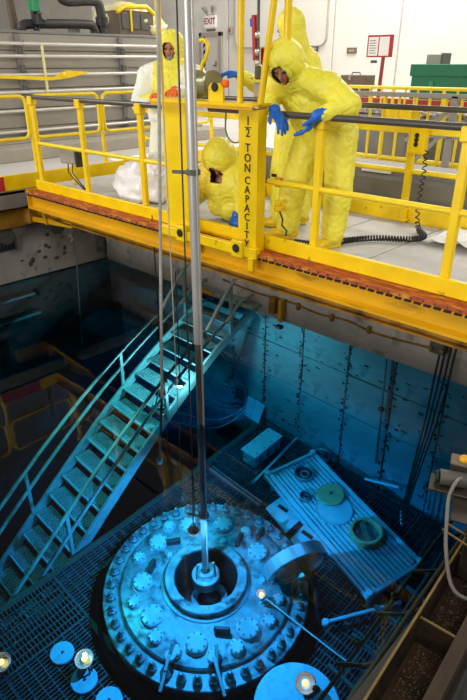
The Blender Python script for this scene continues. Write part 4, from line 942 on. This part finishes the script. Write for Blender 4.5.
for k, (y, z, l) in enumerate(((3.2, -2.1, 1.3), (3.4, -2.9, 1.0), (2.2, -2.6, .8))):
    lab = ('long pale ledge under water on the left pool wall, upper one', 'short pale ledge under water on the left pool wall', 'lower pale ledge under water at the left frame edge')[k]
    t = thing('pale_ledge', lab, 'ledge', (XL + .1, y, z)); MB().span((XL, y - l / 2, z), (XL + .18, y + l / 2, z + .10), bev=.01).build('shelf', M['concrete'], t); MB().beam((XL + .02, y, z - .25), (XL + .16, y, z), .05, .04).build('bracket', M['frame'], t)
t = thing('hook_line', 'thin pale line on a bright hook hanging down the left pool wall', 'line', (XL + .15, 4.5, -1.1))
MB().tube([(XL + .15, 4.60, -1.02), (XL + .17, 4.62, -1.3), (XL + .25, 4.55, -2.2), (XL + .4, 4.4, -4.2)], .012, 6).build('line', M['ledge'], t); MB().tube(arc((XL + .12, 4.60, -1.0), .05, -PI / 2, PI, 8, (1, 0, 0), (0, 0, 1)), .012, 6).build('hook', M['paper'], t)
for k, (y, lab) in enumerate(((5.15, 'small white box on the left pool wall near the dark corner'), )):
    t = wall_item('cover_box', lab, 'box', (XL + .03, y - .05, -1.35), (XL + .10, y + .05, -1.0), M['steelgrey']); MB().box((XL + .105, y, -1.2), (.01, .05, .1)).build('cover', M['ledge'], t)
st_ = MB()
for k in range(12):
    st_.ball((XL + .032, 4.0 + random.uniform(-.25, .55), -1.0 + random.uniform(-.35, .2)), (.006, random.uniform(.02, .05), random.uniform(.015, .05)), 6, 4)
o = st_.build('rust_spots', M['brownbox']); tag(o, 'rusty anchor spots dotting the concrete of the left pool wall', 'anchors', kind='stuff')
# ---------------------------------------------------------------- right edge: trough, frame, float switch
t = thing('drain_trough', 'rusty brown drain trough full of debris along the right pool edge', 'trough', (-.5, 1.7, -1.1))
TX0, TX1 = -.63, -.455
MB().span((TX0, -.3, -1.14), (TX1, 3.2, -1.11)).build('trough_floor', M['rustbrown'], t)
MB().span((TX0 - .012, -.3, -1.14), (TX0, 3.2, -.905)).build('side_plate', M['rustbrown'], t)
MB().span((TX0 - .014, -.3, -.908), (TX0 - .003, 3.2, -.90)).build('edge_angle', M['edge'], t)
MB().span((TX1, -.3, -1.14), (TX1 + .07, 3.2, -.88), bev=.01).build('side_beam', M['beamold'], t)
for y in (1.40, 1.98, 2.5):
    k = MB().span((TX0, y, -1.11), (TX1, y + .006, -.94)).build('divider', M['rustbrown'], t); MB().span((TX0, y - .003, -.941), (TX1, y + .009, -.934)).build('divider_lip', M['edge'], k)
gr = MB()
for k in range(1500):
    x = random.uniform(TX0 + .02, TX1 - .02); y = random.uniform(.9, 2.8); s_ = random.uniform(.003, .009)
    gr.add([(x, y, -1.11), (x + s_, y + s_ * .3, -1.108), (x + s_ * .3, y + s_, -1.108), (x + s_ * .4, y + s_ * .4, -1.11 + s_ * 1.4)], [(0, 1, 3), (1, 2, 3), (2, 0, 3)])
o = gr.build('debris', M['gravel'], t); o['kind'] = 'stuff'; t.rotation_euler.z = .07; t.location.x += .012
t = thing('edge_channel', 'brown steel channel beside the trough at the bottom right', 'channel', (-.2, 1.5, -1.1))
MB().span((-.30, -.3, -1.06), (-.12, 3.0, -1.02)).build('web', M['rustbrown'], t); MB().span((-.31, -.3, -1.06), (-.29, 3.0, -.95)).build('flange', M['beamold'], t); MB().span((-.13, -.3, -1.06), (-.11, 3.0, -.95)).build('flange', M['beamold'], t)
t = thing('support_frame', 'olive pipe frame under the trough reaching into the water', 'frame', (-.95, 2.6, -1.6))
MB().tube([(-.74, .8, -1.35), (-.86, 3.6, -1.35)], .014, 8).build('long_pipe', M['frame'], t); MB().tube([(-.98, 1.6, -1.75), (-1.06, 3.6, -1.75)], .013, 8).build('long_pipe', M['frame'], t)
for y in (1.5, 1.95, 2.4, 2.85, 3.3): MB().beam((-.73, y, -1.33), (-1.03, y, -1.72), .018, .03, bev=.004).build('cross_strut', M['frame'], t)
for y in (1.75, 2.15, 2.6): MB().ball((-1.03, y, -1.73), .024, 8, 6).build('clamp_ball', M['ledge'], t)
t = thing('guide_frame', 'dark olive guide rails standing by the near end of the platform', 'frame', (-1.5, 3.8, -4.8))
for (p, q) in (((-1.62, 4.7, -4.6), (-1.22, 3.5, -2.4)), ((-1.58, 4.2, -4.6), (-1.15, 3.0, -2.4)), ((-1.55, 3.0, -4.6), (-1.68, 4.9, -4.5)), ((-1.42, 3.0, -4.5), (-1.50, 4.9, -4.5))): MB().beam(p, q, .024, .024, bev=.003).build('guide_rail', M['frame'], t)
for y in (3.1, 3.5, 3.9, 4.3): MB().beam((-1.72, y, -4.55), (-1.30, y - .05, -4.5), .035, .05, bev=.005).build('cross_block', M['frame'], t)
t = thing('float_switch', 'grimy motor unit with yellow cap on the pool edge at right', 'motor', (-.84, 2.72, -.75))
MB().box((-.86, 2.68, -.70), (.22, .15, .02), rz=.35, bev=.004).build('base_plate', M['grimesteel'], t)
MB().tube([(-.915, 2.65, -.645), (-.79, 2.72, -.645)], .045, 16).build('motor_body', M['dkgrey'], t); MB().disc((-.92, 2.647, -.645), .038, .015, 14, (-.87, -.48, 0)).build('motor_end', M['vdark'], t)
MB().box((-.84, 2.77, -.60), (.13, .09, .06), rz=.35, bev=.01).build('terminal_box', M['grimesteel'], t); MB().box((-.84, 2.77, -.567), (.14, .10, .014), rz=.35, bev=.005).build('box_lid', M['brownbox'], t)
MB().ball((-.84, 2.77, -.553), (.030, .030, .026), 14, 10).build('yellow_cap', M['yellowcap'], t)
MB().box((-.70, 2.58, -.72), (.18, .22, .016), rz=.35, bev=.004).build('bracket_plate', M['grimesteel'], t)
for y in (2.40, 2.46): MB().tube([(-.76, y, -.76), (-.42, y - .05, -.76)], .006, 6).build('rod', M['edge'], t)
t = thing('grey_hose', 'grey flexible hose from the motor unit curving over the trough', 'hose', (-.7, 2.4, -.7))
MB().tube(spline([V(p) for p in ((-.80, 2.66, -.60), (-.805, 2.60, -.59), (-.80, 2.52, -.64), (-.755, 2.42, -.70), (-.69, 2.30, -.78), (-.60, 2.19, -.86), (-.52, 2.16, -.87), (-.40, 2.2, -.85))], 6), .010, 10).build('hose', M['hose'], t)
MB().ring((-.80, 2.52, -.65), .0115, .017, .02, 10, (0, .8, .5)).build('coupling', M['grimesteel'], t)
for x, y in ((-.62, 2.42), (-.62, 2.9)):
    t = thing('edge_bracket', 'steel bracket plate under the motor unit, ' + ('near one' if y < 2.6 else 'far one'), 'bracket', (x, y, -.9)); MB().span((x - .02, y - .03, -1.0), (x + .16, y + .03, -.68), bev=.006).build('plate', M['grimesteel'], t); MB().disc((x + .05, y - .032, -.78), .018, .012, 8, (0, -1, 0)).build('bolt', M['dkgrey'], t)

# ---------------------------------------------------------------- hall background
# grey panel container at left
bn = thing('panel_container', 'long grey panelled container wall behind the yellow loop fence', 'container', (-11.4, 7, -.1))
MB().span((-12.9, 2.0, -.1), (-11.06, 9.6, 1.95)).build('body', M['wallgrey'], bn)
cols = [2.0, 3.4, 5.85, 8.15, 9.6]; rows = [-.1, .34, .68, 1.02, 1.36, 1.66, 1.95]
for i in range(4):
    for j in range(6):
        a = random.uniform(-.006, .006); MB().span((-11.07, cols[i] + .01, rows[j] + .01), (-11.02 + a, cols[i + 1] - .01, rows[j + 1] - .01), bev=.006).build('panel', M['wallgrey'], bn)
for y in cols[1:4]:
    MB().span((-11.02, y - .05, -.1), (-10.96, y + .05, 1.93), bev=.008).build('upright', M['steelgrey'], bn)
    for z in rows[1:-1]: MB().box((-10.93, y, z), (.08, .09, .12), bev=.01).build('clamp_block', M['dkgrey'], bn)
MB().span((-12.95, 1.95, 1.94), (-11.0, 9.65, 1.99), bev=.01).build('top_rim', M['steelgrey'], bn)
for k, z in enumerate((1.78, 1.58, 1.27, .98, .66, .30)):
    lab = ('topmost pale conduit on the grey container', 'second pale conduit from the top on the grey container', 'third pale conduit on the grey container', 'fourth pale conduit on the grey container', 'fifth pale conduit on the grey container', 'lowest pale conduit on the grey container')[k]
    t = thing('conduit_pipe', lab, 'conduit', (-10.88, 6, z), 'pale conduits along the container'); MB().tube([(-10.87, 2.2, z - .02), (-10.87, 9.5, z)], .03, 8).build('pipe', M['conduit'], t)
    for y in (3.9, 5.9, 8.1): MB().box((-10.88, y, z), (.05, .04, .08), bev=.006).build('pipe_clip', M['steelgrey'], t)
t = thing('caution_ribbon', 'yellow ribbon tied along the conduit on the grey container', 'ribbon', (-10.8, 6.2, 1.3))
MB().prism([(4.4, 1.30), (6.4, 1.22), (6.7, 1.33), (7.2, 1.30), (6.9, 1.22), (6.6, 1.18), (6.3, 1.16), (4.4, 1.25)], (.012, 0, 0), (-10.83, 0, 0), (0, 1, 0), (0, 0, 1)).build('strip', M['yellow'], t); MB().ball((-10.82, 6.62, 1.25), (.03, .08, .06), 8, 6).build('knot', M['yellow'], t)
MB().span((-10.84, 6.22, .95), (-10.828, 6.27, 1.75)).build('hanging_tail', M['sheeting'], t, 'pale yellow hanging tail')
t = thing('low_plinth', 'low beige stepped plinth at the foot of the grey container', 'plinth', (-10.4, 6, -.1))
MB().span((-11.0, 1.0, -.1), (-9.9, 10.2, .12), bev=.01).build('lower_step', M['ledge'], t); MB().span((-11.0, 1.2, .12), (-10.5, 10.0, .20), bev=.01).build('upper_step', M['ledge'], t)
t = thing('loose_rod', 'thin pale rod leaning on the grey container', 'rod', (-10.3, 8.0, 0)); MB().tube([(-10.35, 8.55, .13), (-10.85, 8.3, .95)], .018, 6).build('rod', M['paper'], t); MB().ball((-10.35, 8.55, .14), .03, 8, 6).build('tip', M['dkgrey'], t)
# ducts on the container
t = thing('black_duct', 'thick black insulated duct bending along the container top', 'duct', (-11.5, 7.2, 2.0))
MB().tube(spline([V(p) for p in ((-11.5, 6.25, 2.02), (-11.5, 6.28, 2.09), (-11.5, 6.5, 2.13), (-11.5, 7.7, 2.17), (-11.5, 7.88, 2.12), (-11.5, 7.92, 1.99))], 5), .085, 12).build('lower_duct', M['pipeblack'], t)
MB().tube(spline([V(p) for p in ((-11.5, 7.15, 2.95), (-11.5, 7.17, 2.68), (-11.5, 7.3, 2.56), (-11.5, 7.9, 2.60), (-11.5, 8.08, 2.5), (-11.5, 8.1, 1.99))], 5), .095, 12).build('upper_duct', M['pipeblack'], t)
MB().tube([(-11.5, 8.1, 2.15), (-11.5, 8.1, 2.32)], .125, 12).build('collar', M['black'], t)
t = thing('green_valve', 'green and black valve on an upright black pipe', 'valve', (-11.5, 6.55, 2.0))
MB().tube([(-11.47, 6.55, 2.0), (-11.47, 6.50, 3.4)], .06, 10).build('pipe', M['pipeblack'], t); MB().box((-11.36, 6.50, 2.42), (.16, .16, .20), bev=.02).build('valve_body', M['greenv'], t); MB().box((-11.34, 6.56, 2.20), (.18, .20, .22), bev=.03).build('actuator', M['black'], t); MB().disc((-11.27, 6.62, 2.26), .07, .04, 12, (1, 0, 0)).build('hand_wheel', M['steelgrey'], t)
t = thing('standpipe', 'dark upright pipe at the far left above the container', 'pipe', (-11.5, 5.6, 2.0)); MB().tube([(-11.5, 5.60, 2.0), (-11.5, 5.55, 3.4)], .10, 10).build('pipe', M['dkgrey'], t); MB().disc((-11.5, 5.6, 1.99), .16, .05, 14).build('flange', M['steelgrey'], t)
t = thing('standpipe', 'brown upright pipe beside the green valve', 'pipe', (-11.7, 6.2, 2.0)); MB().tube([(-11.75, 6.25, 1.99), (-11.75, 6.2, 3.4)], .08, 10).build('pipe', M['brownbox'], t); MB().disc((-11.75, 6.25, 1.99), .13, .05, 14).build('flange', M['steelgrey'], t)
# windowed cabinet under yellow sheeting
t = thing('wrapped_cabinet', 'instrument cabinet with windows wrapped in pale yellow sheeting', 'cabinet', (-12, 9.4, 1.99))
MB().box((-12.0, 9.1, 2.24), (.8, 1.0, .5), bev=.03).build('cabinet_body', M['brownbox'], t)
for k in range(3): MB().box((-11.59, 8.80 + k * .26, 2.28), (.02, .22, .30), bev=.004).build('window', M['dkgrey'], t)
MB().box((-11.575, 8.93, 2.30), (.03, .05, .44), bev=.006).build('yellow_strap', M['yellow'], t)
MB().tube([(-11.6, 8.58, 2.45), (-11.6, 8.8, 2.56), (-11.6, 9.4, 2.58), (-11.6, 9.6, 2.45)], .05, 8).build('yellow_hem', M['yellow'], t)
blob('sheeting', (-12.2, 9.2, 2.38), (.55, .66, .30), M['sheeting'], t, .22, 2.0, 5.0, .28); blob('sheeting', (-12.0, 9.70, 2.18), (.45, .42, .26), M['sheeting'], t, .25, 2.2, 6.0, .3)
t = thing('square_duct', 'pale square duct section high behind the wrapped cabinet', 'duct', (-16.5, 12.5, 1.9)); MB().span((-20, 12.0, 2.6), (-17.5, 13.0, 3.4), bev=.03).build('box', M['wallgrey'], t); MB().span((-19.5, 12.3, -.1), (-19.2, 12.6, 2.6)).build('leg', M['steelgrey'], t); MB().span((-18.2, 12.3, -.1), (-17.9, 12.6, 2.6)).build('leg', M['steelgrey'], t)
# right background
t = thing('green_container', 'large dark green metal container in the hall at right', 'container', (-5.5, 13.5, -.1))
MB().span((-6.85, 13.0, -.1), (-3.0, 14.6, 1.43), bev=.02).build('body', M['green'], t); MB().span((-6.88, 12.96, 1.20), (-3.0, 13.0, 1.44), bev=.01).build('lid_edge', M['green'], t); MB().span((-6.4, 12.97, .2), (-6.3, 13.0, 1.1)).build('rib', M['greenv'], t); MB().span((-5.2, 12.97, .2), (-5.1, 13.0, 1.1)).build('rib', M['greenv'], t)
t = thing('grey_case', 'small grey box standing on the green container', 'box', (-6.5, 13.6, 1.43)); MB().span((-6.70, 13.3, 1.43), (-6.34, 13.7, 1.64), bev=.015).build('body', M['wallgrey'], t); MB().span((-6.36, 13.29, 1.43), (-6.31, 13.7, 1.66), bev=.01).build('end_frame', M['dkgrey'], t)
t = thing('notice_stand', 'red framed notice board on a red post by the white wall', 'sign', (-7.7, 13, -.1))
MB().beam((-7.66, 13.0, -.1), (-7.60, 13.0, 1.9), .10, .05, bev=.008).build('post', M['deepred'], t); MB().span((-8.02, 12.93, 1.58), (-7.36, 12.96, 2.03), bev=.006).build('board', M['red'], t)
MB().span((-7.98, 12.92, 1.61), (-7.73, 12.932, 1.99)).build('notice', M['paper'], t); MB().span((-7.70, 12.92, 1.61), (-7.45, 12.932, 1.99)).build('notice', M['paper'], t)
ln = MB()
for k in range(6): ln.span((-7.95, 12.916, 1.66 + k * .05), (-7.77 - .02 * (k % 2), 12.921, 1.675 + k * .05))
ln.build('print_lines', M['steelgrey'], t); MB().span((-7.90, 12.94, 1.46), (-7.74, 12.97, 1.52), bev=.005).build('small_tag', M['dkgrey'], t); MB().span((-7.99, 12.8, -.1), (-7.2, 13.2, -.05)).build('foot', M['deepred'], t)
t = thing('red_kerb', 'low red barrier along the hall floor before the green container', 'barrier', (-7.3, 12.2, -.1)); MB().span((-8.6, 12.0, .55), (-5.0, 12.15, .78), bev=.01).build('board', M['deepred'], t); MB().span((-8.5, 12.0, -.1), (-8.4, 12.1, .55)).build('leg', M['deepred'], t); MB().span((-5.2, 12.0, -.1), (-5.1, 12.1, .55)).build('leg', M['deepred'], t)
t = thing('brown_case', 'brown tool case standing beyond the railing by the white wall', 'case', (-8.2, 13, -.1)); MB().span((-8.6, 12.8, .90), (-7.88, 13.2, 1.21), bev=.015).build('body', M['brownbox'], t); MB().tube([(-8.38, 12.95, 1.21), (-8.36, 12.95, 1.26), (-8.16, 12.95, 1.26), (-8.14, 12.95, 1.21)], .015, 6).build('handle', M['dkgrey'], t); MB().span((-8.36, 12.78, 1.1), (-8.30, 12.8, 1.2)).build('latch', M['ledge'], t); MB().span((-8.58, 12.85, -.1), (-7.9, 13.15, .9), bev=.01).build('stand', M['steelgrey'], t)
def fence(y, x0, x1, lab, n, zt=1.02, zb=.10):
    t = thing('baluster_fence', lab, 'fence', ((x0 + x1) / 2, y, -.1))
    for z in (zt, zb, ): MB().tube([(x0, y, z), (x1, y, z)], .032, 8).build('rail', M['yellowrail'], t)
    MB().span((x0, y - .01, -.09), (x1, y + .01, .06)).build('kickboard', M['yellowrail'], t)
    for k in range(n):
        x = x0 + (x1 - x0) * k / (n - 1); MB().tube([(x, y, -.09), (x, y, zt)], .022 if k % 4 else .034, 6).build('baluster', M['yellowrail'], t)
fence(8.6, -5.9, -3.45, 'yellow baluster fence beyond the bridge at right, nearer row', 11)
fence(11.2, -7.3, -4.4, 'yellow baluster fence at right, farther row by the red barrier', 12)
t = thing('yellow_hopper', 'yellow box between the balusters of the nearer fence', 'box', (-4.8, 9.3, -.1)); MB().span((-5.25, 9.1, .45), (-4.75, 9.5, .80), bev=.02).build('body', M['yellowrail'], t); MB().span((-5.2, 9.15, -.1), (-4.8, 9.45, .45), bev=.01).build('stand', M['steelgrey'], t)
t = thing('grey_brace_frame', 'grey steel frame with diagonal braces at the right edge', 'frame', (-3.2, 8.0, -.1))
for x in (-3.55, -2.95): MB().span((x - .05, 8.0, -.1), (x + .05, 8.06, 1.06), bev=.008).build('upright', M['wallgrey'], t)
MB().span((-5.6, 8.0, 1.02), (-2.9, 8.06, 1.08), bev=.008).build('top_bar', M['wallgrey'], t); MB().beam((-4.1, 8.03, .1), (-3.5, 8.03, .75), .05, .05).build('brace', M['wallgrey'], t); MB().beam((-4.2, 8.03, .45), (-3.5, 8.03, .95), .05, .05).build('brace', M['wallgrey'], t); MB().span((-4.1, 8.0, .52), (-2.9, 8.05, .58)).build('cross_bar', M['wallgrey'], t)
t = thing('machine_bed', 'low grey machinery and hoses behind the baluster fence', 'machine', (-5, 10, -.1)); MB().span((-7.2, 9.7, -.1), (-3.5, 10.6, .62), bev=.04).build('bed', M['steelgrey'], t)
for k in range(9): blob('crumpled_sheet', (-6.8 + k * .4, 10.1, .66), (.26, .3, .09), M['wallgrey'], t, .4, 2.5, k * 1.7, .05)
t = thing('steel_channel', 'dark grey steel channel on the floor just beyond the bridge', 'beam', (-2.5, 6.8, -.1))
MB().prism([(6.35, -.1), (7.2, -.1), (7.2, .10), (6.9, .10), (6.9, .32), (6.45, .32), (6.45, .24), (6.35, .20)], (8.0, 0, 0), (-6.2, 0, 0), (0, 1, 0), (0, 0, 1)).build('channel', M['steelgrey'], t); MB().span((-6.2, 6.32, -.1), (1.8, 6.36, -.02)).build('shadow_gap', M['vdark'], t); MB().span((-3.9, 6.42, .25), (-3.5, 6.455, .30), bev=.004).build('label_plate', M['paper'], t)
t = thing('low_kerb', 'dark low kerb strip between bridge and steel channel', 'kerb', (-2.5, 5.9, -.1)); MB().span((-6.0, 5.75, -.1), (1.8, 6.05, -.04), bev=.006).build('strip', M['dkgrey'], t); MB().span((-6.0, 5.72, -.1), (1.8, 5.75, -.02), bev=.004).build('lip', M['steelgrey'], t)
t = thing('white_sheet', 'white plastic sheet on the floor beyond the bridge middle', 'sheet', (-6.5, 7.0, -.1))
MB().span((-9.0, 6.2, -.1), (-5.2, 11, -.085)).build('sheet', M['paper'], t); blob('fold', (-6.0, 7.2, -.06), (.7, .4, .14), M['paper'], t, .4, 2.0, 2.0, .03)
